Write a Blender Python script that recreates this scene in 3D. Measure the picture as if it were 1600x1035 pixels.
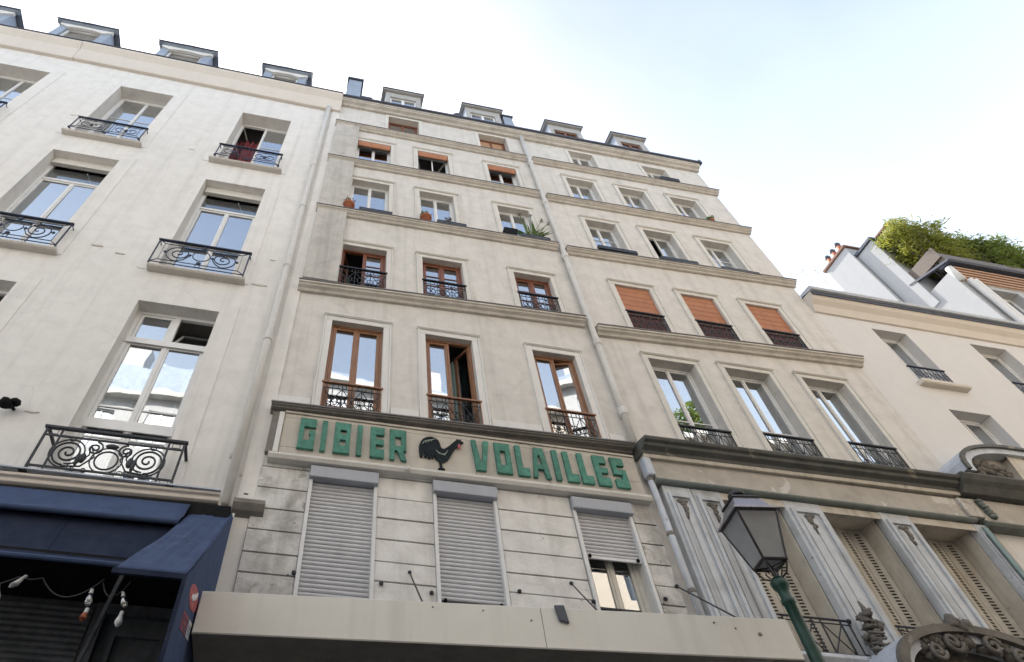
import bpy, bmesh, math, random
from math import sin, cos, pi, radians
from mathutils import Vector, Matrix
from mathutils.geometry import tessellate_polygon
random.seed(7)
for o in list(bpy.data.objects): bpy.data.objects.remove(o)
scene = bpy.context.scene
COL = scene.collection

# ------------------------------------------------------------------ camera
cam = bpy.data.cameras.new('camera'); camo = bpy.data.objects.new('camera', cam); COL.objects.link(camo)
PITCH, YAW = radians(50.496), radians(-10.934)
camo.location = (0, -7.5, 2.4)
camo.rotation_euler = (PITCH + pi/2, 0, YAW)
cam.sensor_width = 36.0; cam.lens = 36.0*963.2/1600
cam.shift_x = (800-631.3)/1600
cam.clip_start = 0.05; cam.clip_end = 3000
scene.camera = camo
scene.render.resolution_x, scene.render.resolution_y = 1024, 662

# ------------------------------------------------------------------ sky and sun
SUN_EL, SUN_AZ = radians(50), radians(-15)      # azimuth from +y towards +x
w = bpy.data.worlds.new('World'); scene.world = w; w.use_nodes = True
nt = w.node_tree; nt.nodes.clear()
wo = nt.nodes.new('ShaderNodeOutputWorld'); bg = nt.nodes.new('ShaderNodeBackground')
sky = nt.nodes.new('ShaderNodeTexSky'); sky.sky_type = 'NISHITA'; sky.sun_disc = False
sky.sun_elevation = SUN_EL; sky.sun_rotation = SUN_AZ
sky.air_density = 1.0; sky.dust_density = 3.0; sky.ozone_density = .6; sky.altitude = 50
# thin veil of high cloud, everywhere in the sky
tc = nt.nodes.new('ShaderNodeTexCoord'); mp = nt.nodes.new('ShaderNodeMapping')
mp.inputs['Scale'].default_value = (1.0, 1.6, 1.3); mp.inputs['Location'].default_value = (0.35, 0.2, 0.1)
nz = nt.nodes.new('ShaderNodeTexNoise'); nz.inputs['Scale'].default_value = 1.5; nz.inputs['Detail'].default_value = 5; nz.inputs['Roughness'].default_value = .5
cr = nt.nodes.new('ShaderNodeValToRGB'); cr.color_ramp.elements[0].position = .36; cr.color_ramp.elements[1].position = .64
cr.color_ramp.elements[0].color = (.03, .03, .03, 1); cr.color_ramp.elements[1].color = (.10, .10, .10, 1)
mx = nt.nodes.new('ShaderNodeMix'); mx.data_type = 'RGBA'; mx.inputs['B'].default_value = (8.6, 9.2, 9.5, 1)
nt.links.new(tc.outputs['Generated'], mp.inputs['Vector']); nt.links.new(mp.outputs['Vector'], nz.inputs['Vector'])
nt.links.new(nz.outputs['Fac'], cr.inputs['Fac']); 
sx = nt.nodes.new('ShaderNodeSeparateXYZ'); nt.links.new(tc.outputs['Generated'], sx.inputs['Vector'])
hz_ = nt.nodes.new('ShaderNodeMapRange'); hz_.inputs['From Min'].default_value = .95; hz_.inputs['From Max'].default_value = .60; hz_.inputs['To Min'].default_value = 0.0; hz_.inputs['To Max'].default_value = .30
nt.links.new(sx.outputs['Z'], hz_.inputs['Value'])
am = nt.nodes.new('ShaderNodeMath'); am.operation = 'ADD'; am.use_clamp = True
nt.links.new(cr.outputs['Color'], am.inputs[0]); nt.links.new(hz_.outputs['Result'], am.inputs[1]); nt.links.new(am.outputs[0], mx.inputs['Factor'])
nt.links.new(sky.outputs['Color'], mx.inputs['A']); nt.links.new(mx.outputs['Result'], bg.inputs['Color'])
bg.inputs['Strength'].default_value = 0.12
nt.links.new(bg.outputs['Background'], wo.inputs['Surface'])
sl = bpy.data.lights.new('sun', 'SUN'); sl.energy = 4.0; sl.angle = radians(.53); sl.color = (1, .96, .90)
so = bpy.data.objects.new('sun', sl); COL.objects.link(so); so.location = (10, 20, 40)
sd = Vector((sin(SUN_AZ)*cos(SUN_EL), cos(SUN_AZ)*cos(SUN_EL), sin(SUN_EL)))
so.rotation_euler = sd.to_track_quat('Z', 'Y').to_euler()
scene.view_settings.view_transform = 'Standard'; scene.view_settings.look = 'None'
scene.view_settings.exposure = 1.37; scene.view_settings.gamma = 1.0; scene.view_settings.use_curve_mapping = False
scene.render.engine = 'CYCLES'
scene.cycles.max_bounces = 8; scene.cycles.diffuse_bounces = 4; scene.cycles.glossy_bounces = 4
scene.cycles.transparent_max_bounces = 8; scene.cycles.caustics_reflective = False; scene.cycles.caustics_refractive = False

# ------------------------------------------------------------------ materials
def new_mat(name):
    m = bpy.data.materials.new(name); m.use_nodes = True
    t = m.node_tree; b = t.nodes['Principled BSDF']
    return m, t, b
def node(t, kind, **kw):
    n = t.nodes.new(kind)
    for k, v in kw.items():
        if k in n.inputs: n.inputs[k].default_value = v
        else: setattr(n, k, v)
    return n
def coords(t, sc=(1, 1, 1)):
    g = node(t, 'ShaderNodeNewGeometry'); m = node(t, 'ShaderNodeMapping'); m.inputs['Scale'].default_value = sc
    t.links.new(g.outputs['Position'], m.inputs['Vector']); return m.outputs['Vector']
def ramp(t, src, stops):
    r = node(t, 'ShaderNodeValToRGB'); e = r.color_ramp.elements
    while len(e) < len(stops): e.new(.5)
    for el, (p, c) in zip(e, stops):
        el.position = p; el.color = (c, c, c, 1) if not isinstance(c, tuple) else (*c, 1)
    t.links.new(src, r.inputs['Fac']); return r.outputs['Color']
def mixc(t, fac, a, b, mode='MIX'):
    m = node(t, 'ShaderNodeMix'); m.data_type = 'RGBA'; m.blend_type = mode
    for s, v in (('Factor', fac), ('A', a), ('B', b)):
        if isinstance(v, (int, float)): m.inputs[s].default_value = v
        elif isinstance(v, tuple): m.inputs[s].default_value = (*v, 1)
        else: t.links.new(v, m.inputs[s])
    return m.outputs['Result']
def noise(t, vec, scale, detail=4, rough=.55, dist=0):
    n = node(t, 'ShaderNodeTexNoise'); n.inputs['Scale'].default_value = scale; n.inputs['Detail'].default_value = detail
    n.inputs['Roughness'].default_value = rough; n.inputs['Distortion'].default_value = dist
    t.links.new(vec, n.inputs['Vector']); return n.outputs['Fac']
def plaster(name, base, dirt, amount=.5, streak=.4, rough=.9, bump=.25, crack=0.0, patch=None, hole=0.0, fine=26):
    m, t, b = new_mat(name)
    v = coords(t); vs = coords(t, (4.5, 4.5, .22))
    big = ramp(t, noise(t, v, .55, 6, .6, .4), [(.36, 0.), (.72, 1.)])
    mid = ramp(t, noise(t, v, 3.1, 6, .65, .3), [(.42, 0.), (.74, 1.)])
    stk = ramp(t, noise(t, vs, 1.0, 4, .6), [(.5, 0.), (.75, 1.)])
    c = mixc(t, big, base, tuple(x*.9+y*.1 for x, y in zip(base, dirt)))
    f = node(t, 'ShaderNodeMath', operation='MULTIPLY'); t.links.new(mid, f.inputs[0]); f.inputs[1].default_value = amount
    c = mixc(t, f.outputs[0], c, dirt)
    f2 = node(t, 'ShaderNodeMath', operation='MULTIPLY'); t.links.new(stk, f2.inputs[0]); f2.inputs[1].default_value = streak
    c = mixc(t, f2.outputs[0], c, dirt)
    if patch:
        pm = ramp(t, noise(t, v, 1.7, 5, .6, .6), [(.60, 0.), (.63, 1.)])
        c = mixc(t, pm, c, patch)
    if crack:
        cv = node(t, 'ShaderNodeTexVoronoi', feature='DISTANCE_TO_EDGE'); cv.inputs['Scale'].default_value = .9
        dn = node(t, 'ShaderNodeMix'); dn.data_type = 'VECTOR'; dn.inputs['Factor'].default_value = .16
        nn = node(t, 'ShaderNodeTexNoise'); nn.inputs['Scale'].default_value = 3; t.links.new(v, nn.inputs['Vector'])
        t.links.new(v, dn.inputs['A']); t.links.new(nn.outputs['Color'], dn.inputs['B']); t.links.new(dn.outputs['Result'], cv.inputs['Vector'])
        ck = ramp(t, cv.outputs['Distance'], [(0., 1.), (.012, 0.)])
        gate = ramp(t, noise(t, v, .8, 2), [(.52, 0.), (.6, crack)])
        c = mixc(t, mixc(t, 1., ck, gate, 'MULTIPLY'), c, tuple(x*.35 for x in dirt))
    if hole:
        hn = ramp(t, noise(t, v, 7., 3, .5), [(.70, 0.), (.74, hole)])
        c = mixc(t, hn, c, tuple(x*.45 for x in dirt))
    t.links.new(c, b.inputs['Base Color']); b.inputs['Roughness'].default_value = rough
    b.inputs['Specular IOR Level'].default_value = .25
    h = mixc(t, .35, noise(t, v, 5, 4), noise(t, v, fine, 5, .7))
    bp = node(t, 'ShaderNodeBump'); bp.inputs['Strength'].default_value = bump; bp.inputs['Distance'].default_value = .03
    t.links.new(h, bp.inputs['Height']); t.links.new(bp.outputs['Normal'], b.inputs['Normal'])
    return m
def paint(name, base, rough=.5, metal=0., vary=.12, bump=.08, scale=6, dirt=None, dirt_amt=.35, spec=.4):
    m, t, b = new_mat(name); v = coords(t)
    n = noise(t, v, scale, 5, .6)
    c = mixc(t, ramp(t, n, [(.3, 0.), (.7, 1.)]), tuple(x*(1-vary) for x in base), tuple(min(1, x*(1+vary)) for x in base))
    if dirt:
        f = ramp(t, noise(t, coords(t, (2, 2, .7)), 2.3, 6, .65), [(.45, 0.), (.75, dirt_amt)])
        c = mixc(t, f, c, dirt)
    t.links.new(c, b.inputs['Base Color']); b.inputs['Metallic'].default_value = metal
    t.links.new(ramp(t, noise(t, v, scale*2.2, 3), [(.3, max(0, rough-.1)), (.7, min(1, rough+.12))]), b.inputs['Roughness'])
    b.inputs['Specular IOR Level'].default_value = spec
    if bump:
        bp = node(t, 'ShaderNodeBump'); bp.inputs['Strength'].default_value = bump; bp.inputs['Distance'].default_value = .02
        t.links.new(noise(t, v, scale*4, 4), bp.inputs['Height']); t.links.new(bp.outputs['Normal'], b.inputs['Normal'])
    return m
def wood(name, base, dark, sc=(9, 9, 1.2), rough=.5, axis=None):
    m, t, b = new_mat(name); v = coords(t, sc)
    n = noise(t, v, 3, 6, .65, .8)
    c = mixc(t, ramp(t, n, [(.35, 0.), (.68, 1.)]), dark, base)
    t.links.new(c, b.inputs['Base Color']); b.inputs['Roughness'].default_value = rough
    bp = node(t, 'ShaderNodeBump'); bp.inputs['Strength'].default_value = .1; bp.inputs['Distance'].default_value = .01
    t.links.new(n, bp.inputs['Height']); t.links.new(bp.outputs['Normal'], b.inputs['Normal'])
    return m
def glass(name, refl=.5, tint=(.75, .82, .85), rough=.0):
    m = bpy.data.materials.new(name); m.use_nodes = True; t = m.node_tree; t.nodes.clear()
    o = node(t, 'ShaderNodeOutputMaterial'); tr = node(t, 'ShaderNodeBsdfTransparent'); tr.inputs['Color'].default_value = (*tint, 1)
    gl = node(t, 'ShaderNodeBsdfGlossy'); gl.inputs['Roughness'].default_value = rough; gl.inputs['Color'].default_value = (.93, .95, .98, 1)
    lw0 = node(t, 'ShaderNodeLayerWeight'); lw0.inputs['Blend'].default_value = .5
    lw = node(t, 'ShaderNodeMath', operation='POWER'); lw.inputs[1].default_value = 4.0; t.links.new(lw0.outputs['Facing'], lw.inputs[0])
    ad = node(t, 'ShaderNodeMath', operation='ADD'); ad.use_clamp = True; ad.inputs[1].default_value = refl
    t.links.new(lw.outputs[0], ad.inputs[0])
    wv = node(t, 'ShaderNodeTexNoise'); wv.inputs['Scale'].default_value = 2.2; wv.inputs['Detail'].default_value = 1
    t.links.new(coords(t), wv.inputs['Vector'])
    bp = node(t, 'ShaderNodeBump'); bp.inputs['Strength'].default_value = .06; bp.inputs['Distance'].default_value = .02
    t.links.new(wv.outputs['Fac'], bp.inputs['Height']); t.links.new(bp.outputs['Normal'], gl.inputs['Normal'])
    ms = node(t, 'ShaderNodeMixShader'); t.links.new(ad.outputs[0], ms.inputs[0]); t.links.new(tr.outputs[0], ms.inputs[1]); t.links.new(gl.outputs[0], ms.inputs[2])
    t.links.new(ms.outputs[0], o.inputs['Surface']); return m
def leafmat(name, a, b2, trans=.35):
    m, t, b = new_mat(name); oi = node(t, 'ShaderNodeNewGeometry')
    n = noise(t, coords(t), 2.4, 3)
    c = mixc(t, oi.outputs['Random Per Island'], a, b2); c = mixc(t, ramp(t, n, [(.35, 0.), (.7, .6)]), c, tuple(x*.6 for x in a))
    t.links.new(c, b.inputs['Base Color']); b.inputs['Roughness'].default_value = .55
    tl = node(t, 'ShaderNodeBsdfTranslucent'); t.links.new(c, tl.inputs['Color'])
    ms = node(t, 'ShaderNodeMixShader'); ms.inputs[0].default_value = trans
    t.links.new(b.outputs[0], ms.inputs[1]); t.links.new(tl.outputs[0], ms.inputs[2])
    t.links.new(ms.outputs[0], t.nodes['Material Output'].inputs['Surface']); return m

M = {}
M['plaster_white'] = plaster('white_plaster', (.745, .72, .68), (.45, .43, .40), .30, .34, bump=.14, crack=.10)
M['plaster_grey'] = plaster('grey_plaster', (.66, .63, .585), (.37, .35, .32), .38, .40, bump=.3, crack=.18)
M['plaster_breast'] = plaster('stained_plaster', (.53, .50, .455), (.25, .24, .225), .45, .5, bump=.22, crack=.4)
M['plaster_right'] = plaster('pale_plaster', (.66, .645, .625), (.52, .50, .48), .2, .2, bump=.1)
M['plaster_gable'] = plaster('gable_plaster', (.44, .44, .44), (.35, .35, .35), .2, .2, bump=.1)
M['surround'] = plaster('cream_surround', (.66, .635, .585), (.45, .425, .385), .34, .3, bump=.12)
M['sill'] = plaster('sill_render', (.58, .545, .50), (.40, .37, .335), .3, .25, bump=.1)
M['surround_white'] = plaster('white_surround', (.71, .695, .665), (.50, .48, .45), .25, .25, bump=.06)
M['ledge'] = plaster('ledge_render', (.58, .54, .48), (.25, .225, .195), .45, .3, bump=.15)
M['ledge_top'] = paint('ledge_lead', (.16, .15, .15), .7, dirt=(.07, .07, .07))
M['cornice'] = plaster('beige_cornice', (.66, .60, .53), (.48, .43, .375), .2, .15, bump=.06)
M['stone'] = plaster('painted_stone', (.77, .75, .715), (.40, .375, .34), .50, .45, bump=.4, crack=.12, hole=.4)
M['stone_dirty'] = plaster('flaking_stone', (.68, .665, .635), (.24, .22, .195), .85, .6, bump=.7, crack=.0, patch=(.36, .34, .305), hole=1.0)
M['mortar'] = plaster('dark_joint', (.30, .285, .26), (.10, .09, .08), .4, .3)
M['sign_panel'] = plaster('sign_stone', (.55, .505, .44), (.32, .29, .25), .45, .4, bump=.3, crack=.5, hole=.4)
M['grime'] = plaster('grimy_stone', (.24, .22, .195), (.10, .095, .085), .6, .4, bump=.4)
M['green_letter'] = paint('green_enamel', (.095, .255, .195), .75, vary=.25, scale=14, bump=.25, dirt=(.06, .12, .095), dirt_amt=.75, spec=.15)
M['rooster'] = paint('rooster_black', (.016, .021, .025), .75, vary=.5, scale=18, spec=.12)
M['rooster_mark'] = paint('rooster_feather_mark', (.30, .36, .30), .5)
M['red'] = paint('red_paint', (.36, .07, .075), .5)
M['alu'] = paint('grey_shutter', (.54, .535, .545), .45, vary=.06, scale=3, dirt=(.38, .37, .37), dirt_amt=.35)
M['alu_box'] = paint('shutter_box', (.36, .375, .41), .4, vary=.05, scale=2, dirt=(.25, .25, .26), dirt_amt=.3)
M['white_metal'] = paint('white_guide', (.68, .68, .67), .4, vary=.05, dirt=(.45, .44, .42), dirt_amt=.35)
M['white_frame'] = paint('white_window_paint', (.74, .735, .72), .4, vary=.04)
M['cream_frame'] = paint('cream_window_paint', (.62, .585, .52), .45, vary=.08)
M['brown_wood'] = wood('varnished_brown_wood', (.33, .165, .085), (.19, .085, .04), rough=.45)
M['red_wood'] = wood('red_brown_wood', (.25, .095, .05), (.14, .048, .025), rough=.45)
M['orange'] = paint('orange_blind', (.41, .175, .088), .7, vary=.10, scale=4, bump=.05, dirt=(.28, .11, .055), dirt_amt=.6)
M['dormer_front'] = paint('dormer_front_paint', (.40, .385, .36), .6, vary=.12, dirt=(.27, .265, .26))
M['maroon'] = paint('maroon_screen', (.22, .07, .05), .7)
M['iron'] = paint('black_iron', (.018, .02, .025), .5, vary=.3)
M['iron_blue'] = paint('dark_blue_iron', (.022, .028, .05), .45, vary=.3)
M['blue_cloth'] = paint('blue_awning_cloth', (.042, .066, .135), .85, vary=.12, scale=3, bump=.1, dirt=(.028, .045, .095), dirt_amt=.5)
M['shade_hem_cloth'] = paint('shade_hem_awning_cloth', (.011, .018, .042), .9, vary=.12, scale=3, bump=.05)  # awning blue with shade put into the colour; hems share it
M['black'] = paint('black_paint', (.006, .006, .007), .7, vary=.2, spec=.15)
M['dark_shop'] = paint('dark_shop_paint', (.075, .08, .086), .5, vary=.3, spec=.3)
M['canopy'] = plaster('beige_canopy_paint', (.74, .715, .65), (.50, .47, .41), .14, .38, rough=.5, bump=.03)
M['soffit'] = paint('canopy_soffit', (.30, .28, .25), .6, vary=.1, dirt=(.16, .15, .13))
M['zinc'] = paint('blue_grey_zinc', (.32, .365, .43), .45, metal=.25, vary=.10, scale=2.5, dirt=(.22, .25, .30), dirt_amt=.4)
M['zinc_dark'] = paint('dark_zinc_edge', (.07, .075, .095), .5, metal=.3, vary=.15)
M['slate'] = paint('slate', (.07, .08, .10), .55, vary=.25, scale=4)
M['pipe'] = paint('cream_pipe', (.62, .60, .56), .45, vary=.06, dirt=(.45, .42, .37), dirt_amt=.4)
M['lamp_green'] = paint('lamp_green', (.005, .040, .027), .42, vary=.25, scale=9, dirt=(.015, .045, .032), dirt_amt=.5)
M['lamp_dark'] = paint('lamp_dark_metal', (.035, .032, .034), .42, metal=.3, vary=.2)
M['lamp_roof'] = paint('lamp_roof_metal', (.27, .26, .29), .35, metal=.55, vary=.12)
M['wood_grey'] = plaster('weathered_grey_paint', (.56, .585, .615), (.25, .25, .25), .45, .9, rough=.65, bump=.35, hole=.6)
M['wood_warm'] = plaster('weathered_cream_paint', (.58, .54, .47), (.27, .235, .185), .45, .6, rough=.7, bump=.25, hole=.4)
M['frieze'] = plaster('weathered_frieze', (.46, .43, .385), (.26, .24, .21), .5, .2, rough=.7, bump=.3, crack=.4, patch=(.58, .56, .53))
M['grime_green'] = plaster('green_black_grime', (.125, .125, .115), (.04, .048, .042), .6, .3, rough=.65, bump=.4, patch=(.25, .22, .175))
M['roll_green'] = plaster('green_grey_paint', (.19, .21, .19), (.08, .09, .08), .6, .3, rough=.6, bump=.2)
M['persienne'] = paint('cream_persienne', (.50, .47, .41), .6, vary=.1, dirt=(.32, .25, .17), dirt_amt=.6)
M['slot'] = paint('dark_slot', (.05, .042, .035), .9)
M['teal_strip'] = paint('teal_strip', (.16, .24, .25), .5)
M['carved'] = plaster('carved_dark_stone', (.19, .175, .155), (.06, .055, .048), .6, .3, bump=.5, fine=40, patch=(.26, .24, .205))
M['lead'] = paint('pale_lead', (.50, .54, .60), .5, vary=.1, dirt=(.36, .37, .39), dirt_amt=.5)
M['terracotta'] = paint('terracotta', (.36, .115, .055), .7, vary=.15)
M['chim_red'] = paint('chimney_brick_coping', (.22, .12, .085), .8, vary=.25, scale=9)
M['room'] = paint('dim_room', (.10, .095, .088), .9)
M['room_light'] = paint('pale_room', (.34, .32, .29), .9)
M['curtain_white'] = paint('net_curtain', (.72, .71, .67), .9, vary=.06)
M['curtain_teal'] = paint('teal_curtain', (.30, .40, .38), .9, vary=.15, scale=12)
M['curtain_red'] = paint('red_curtain', (.22, .045, .05), .9, vary=.25, scale=12)
M['curtain_green'] = paint('green_blind', (.26, .34, .26), .9)
M['glass'] = glass('window_glass', .46)
M['glass_clear'] = glass('clear_window_glass', .16)
def frosted(name):
    m = bpy.data.materials.new(name); m.use_nodes = True; t = m.node_tree; t.nodes.clear()
    o = node(t, 'ShaderNodeOutputMaterial'); tr = node(t, 'ShaderNodeBsdfTransparent'); tr.inputs['Color'].default_value = (.66, .67, .68, 1)
    df = node(t, 'ShaderNodeBsdfDiffuse'); tl = node(t, 'ShaderNodeBsdfTranslucent')
    c = mixc(t, ramp(t, noise(t, coords(t), 5, 4), [(.35, 0.), (.7, 1.)]), (.66, .66, .66), (.78, .78, .77))
    t.links.new(c, df.inputs['Color']); t.links.new(c, tl.inputs['Color'])
    a = node(t, 'ShaderNodeMixShader'); a.inputs[0].default_value = .5; t.links.new(df.outputs[0], a.inputs[1]); t.links.new(tl.outputs[0], a.inputs[2])
    b = node(t, 'ShaderNodeMixShader'); b.inputs[0].default_value = .56; t.links.new(tr.outputs[0], b.inputs[1]); t.links.new(a.outputs[0], b.inputs[2])
    t.links.new(b.outputs[0], o.inputs['Surface']); return m
M['lamp_glass'] = frosted('dusty_lamp_glass')
M['bulb'] = glass('bulb_glass', .25, (.95, .92, .85), .02)
M['white_plastic'] = paint('white_plastic', (.70, .70, .68), .35)
M['leaf'] = leafmat('bush_leaf', (.22, .27, .035), (.40, .36, .07), .5)
M['leaf_dark'] = leafmat('dark_bush_leaf', (.14, .21, .035), (.28, .31, .06), .5)
M['leaf_pot'] = leafmat('pot_plant_leaf', (.09, .18, .035), (.20, .27, .07))
M['leaf_dry'] = leafmat('dry_pot_leaf', (.15, .11, .06), (.20, .19, .09))
M['bark'] = wood('bark', (.12, .09, .06), (.06, .045, .03))
M['planter_wood'] = wood('planter_wood', (.14, .10, .068), (.07, .05, .035), sc=(1.2, 8, 8))
M['slat_orange'] = wood('orange_slat', (.50, .30, .17), (.36, .19, .10), sc=(1.2, 8, 8))
M['asphalt'] = plaster('asphalt', (.05, .05, .052), (.03, .03, .03), .5, .0, bump=.4, fine=60)
M['paving'] = plaster('paving', (.26, .25, .24), (.17, .165, .16), .5, .0, bump=.3, fine=40)
M['granite'] = plaster('granite_kerb', (.34, .33, .32), (.22, .21, .2), .5, .0, bump=.2)
M['opp_wall'] = plaster('facing_wall_cream', (.60, .52, .42), (.48, .43, .36), .3, .25, bump=.1)
M['opp_white'] = plaster('facing_wall_white', (.56, .55, .53), (.42, .41, .39), .25, .25, bump=.1)
M['silver'] = paint('silver_metal', (.45, .46, .48), .35, metal=.6)

# ------------------------------------------------------------------ mesh builder
class MB:
    def __init__(s): s.v = []; s.f = []; s.mi = []; s.cur = 0
    def add(s, vs, fs):
        b = len(s.v); s.v += [tuple(p) for p in vs]
        for f in fs: s.f.append([b+i for i in f]); s.mi.append(s.cur)
        return s
    def box(s, x0, x1, y0, y1, z0, z1):
        return s.add([(x0,y0,z0),(x1,y0,z0),(x1,y1,z0),(x0,y1,z0),(x0,y0,z1),(x1,y0,z1),(x1,y1,z1),(x0,y1,z1)],
                     [(0,3,2,1),(4,5,6,7),(0,1,5,4),(1,2,6,5),(2,3,7,6),(3,0,4,7)])
    def ring(s, x0, x1, z0, z1, wd, y0, y1, top=None, bot=None):      # rectangular frame in xz, butt-jointed
        t = wd if top is None else top; b = wd if bot is None else bot
        s.box(x0, x0+wd, y0, y1, z0, z1); s.box(x1-wd, x1, y0, y1, z0, z1)
        s.box(x0+wd, x1-wd, y0, y1, z1-t, z1); s.box(x0+wd, x1-wd, y0, y1, z0, z0+b); return s
    def hexa(s, p):   # 8 points: bottom 4 then top 4
        return s.add(p, [(0,3,2,1),(4,5,6,7),(0,1,5,4),(1,2,6,5),(2,3,7,6),(3,0,4,7)])
    def prof(s, pts, x0, x1, dz0=0, dz1=0, dx0=None, dx1=None):     # (y,z) outline swept along x; dz = lift at each end
        n = len(pts)
        a = [(x0+(0 if not dx0 else dx0*p[0]), p[0], p[1]+dz0) for p in pts]; b = [(x1+(0 if not dx1 else dx1*p[0]), p[0], p[1]+dz1) for p in pts]
        fs = [(i, (i+1) % n, n+(i+1) % n, n+i) for i in range(n)] + [tuple(range(n))[::-1], tuple(range(n, 2*n))]
        return s.add(a+b, fs)
    def poly(s, outer, y0, y1, holes=(), plane='xz'):                 # outline in xz, thickness y0..y1
        loops = [outer]+list(holes)
        tri = tessellate_polygon([[Vector((p[0], p[1], 0)) for p in l] for l in loops])
        flat = [p for l in loops for p in l]; n = len(flat)
        P = (lambda p, y: (p[0], y, p[1])) if plane == 'xz' else ((lambda p, y: (y, p[0], p[1])) if plane == 'yz' else (lambda p, y: (p[0], p[1], y)))
        vs = [P(p, y0) for p in flat]+[P(p, y1) for p in flat]
        fs = [tuple(t) for t in tri]+[tuple(n+i for i in t[::-1]) for t in tri]
        o = 0
        for l in loops:
            k = len(l); fs += [(o+i, o+(i+1) % k, n+o+(i+1) % k, n+o+i) for i in range(k)]; o += k
        return s.add(vs, fs)
    def tube(s, pts, r, n=6, closed=False, r1=None):
        pts = [Vector(p) for p in pts]; m = len(pts); vs = []; up = None
        for i, p in enumerate(pts):
            a = pts[(i-1) % m] if closed or i else p; b = pts[(i+1) % m] if closed or i < m-1 else p
            t = (b-a).normalized() if (b-a).length > 1e-9 else Vector((0, 0, 1))
            if up is None: up = Vector((0, 1, 0)) if abs(t.y) < .9 else Vector((1, 0, 0))
            e1 = (up - t*up.dot(t)); e1 = e1.normalized() if e1.length > 1e-6 else t.orthogonal().normalized()
            up = e1; e2 = t.cross(e1); rr = r if r1 is None else r+(r1-r)*i/max(1, m-1)
            vs += [p+e1*rr*cos(2*pi*k/n)+e2*rr*sin(2*pi*k/n) for k in range(n)]
        fs = []
        for i in range(m if closed else m-1):
            j = (i+1) % m
            fs += [(i*n+k, i*n+(k+1) % n, j*n+(k+1) % n, j*n+k) for k in range(n)]
        if not closed: fs += [tuple(range(n))[::-1], tuple((m-1)*n+k for k in range(n))]
        return s.add(vs, fs)
    def lathe(s, prof, c, n=16):                                     # (r,z) rings about vertical axis at c
        vs = [(c[0]+r*cos(2*pi*k/n), c[1]+r*sin(2*pi*k/n), c[2]+z) for r, z in prof for k in range(n)]; m = len(prof)
        fs = [(i*n+k, i*n+(k+1) % n, (i+1)*n+(k+1) % n, (i+1)*n+k) for i in range(m-1) for k in range(n)]
        fs += [tuple(range(n))[::-1], tuple((m-1)*n+k for k in range(n))]
        return s.add(vs, fs)
    def blob(s, c, r, n=10, jit=.0):
        vs = []; fs = []; m = 6
        for i in range(m+1):
            th = pi*i/m
            for k in range(n):
                q = 1+random.uniform(-jit, jit)
                vs.append((c[0]+r[0]*q*sin(th)*cos(2*pi*k/n), c[1]+r[1]*q*sin(th)*sin(2*pi*k/n), c[2]+r[2]*q*cos(th)))
        for i in range(m): fs += [(i*n+k, (i+1)*n+k, (i+1)*n+(k+1) % n, i*n+(k+1) % n) for k in range(n)]
        return s.add(vs, fs)
    def mesh(s, name, mats, smooth=False):
        me = bpy.data.meshes.new(name); me.from_pydata(s.v, [], s.f)
        if not isinstance(mats, (list, tuple)): mats = [mats]
        for m in mats: me.materials.append(M[m] if isinstance(m, str) else m)
        if len(mats) > 1: me.polygons.foreach_set('material_index', s.mi)
        if smooth: me.polygons.foreach_set('use_smooth', [True]*len(me.polygons))
        me.update(); return me
    def build(s, name, mats, parent=None, smooth=False, bevel=0):
        o = obj(name, s.mesh(name, mats, smooth), parent)
        if bevel:
            b = o.modifiers.new('edge', 'BEVEL'); b.width = bevel; b.segments = 2; b.limit_method = 'ANGLE'; b.angle_limit = radians(40); b.harden_normals = False
        return o
def pieces(mb, name, mat, parent, bevel=0):        # every separate piece becomes an object of its own
    par = list(range(len(mb.v)))
    def find(i):
        while par[i] != i: par[i] = par[par[i]]; i = par[i]
        return i
    for f in mb.f:
        for k in f[1:]: par[find(k)] = find(f[0])
    groups = {}
    for f in mb.f: groups.setdefault(find(f[0]), []).append(f)
    for fs in groups.values():
        ids = sorted({i for f in fs for i in f}); mp_ = {i: k for k, i in enumerate(ids)}
        MB().add([mb.v[i] for i in ids], [[mp_[i] for i in f] for f in fs]).build(name, mat, parent, bevel=bevel)
def obj(name, me, parent=None, loc=None):
    o = bpy.data.objects.new(name, me); COL.objects.link(o)
    if parent is not None:
        o.parent = parent
        if parent.parent is None: o.matrix_parent_inverse = Matrix.Translation(-Vector(parent.location))
    if loc: o.location = loc
    return o
def thing(name, label, cat, loc=(0, 0, 0), group=None):
    o = bpy.data.objects.new(name, None); COL.objects.link(o); o.location = loc; o.empty_display_size = .3
    return tag(o, label, cat, group)
def tag(o, label=None, cat=None, group=None, kind=None):
    for k, v in (('label', label), ('category', cat), ('group', group), ('kind', kind)):
        if v: o[k] = v
    return o
def wall(mb, x0, x1, z0, z1, ops, y=0.):
    xs = sorted({x0, x1, *[q for o in ops for q in o[:2]]}); zs = sorted({z0, z1, *[q for o in ops for q in o[2:4]]})
    xs = [x for x in xs if x0-1e-6 <= x <= x1+1e-6]; zs = [z for z in zs if z0-1e-6 <= z <= z1+1e-6]
    nx = len(xs); mb_v = [(x, y, z) for z in zs for x in xs]; fs = []
    for j in range(len(zs)-1):
        for i in range(nx-1):
            cx, cz = (xs[i]+xs[i+1])/2, (zs[j]+zs[j+1])/2
            if any(o[0] < cx < o[1] and o[2] < cz < o[3] for o in ops): continue
            fs.append((j*nx+i, j*nx+i+1, (j+1)*nx+i+1, (j+1)*nx+i))
    mb.add(mb_v, fs)
    for a, b, c, d, e in ops:
        mb.add([(a,y,c),(b,y,c),(b,y,d),(a,y,d),(a,y+e,c),(b,y+e,c),(b,y+e,d),(a,y+e,d)], [(0,4,5,1),(1,5,6,2),(2,6,7,3),(3,7,4,0)])
    return mb
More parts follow.
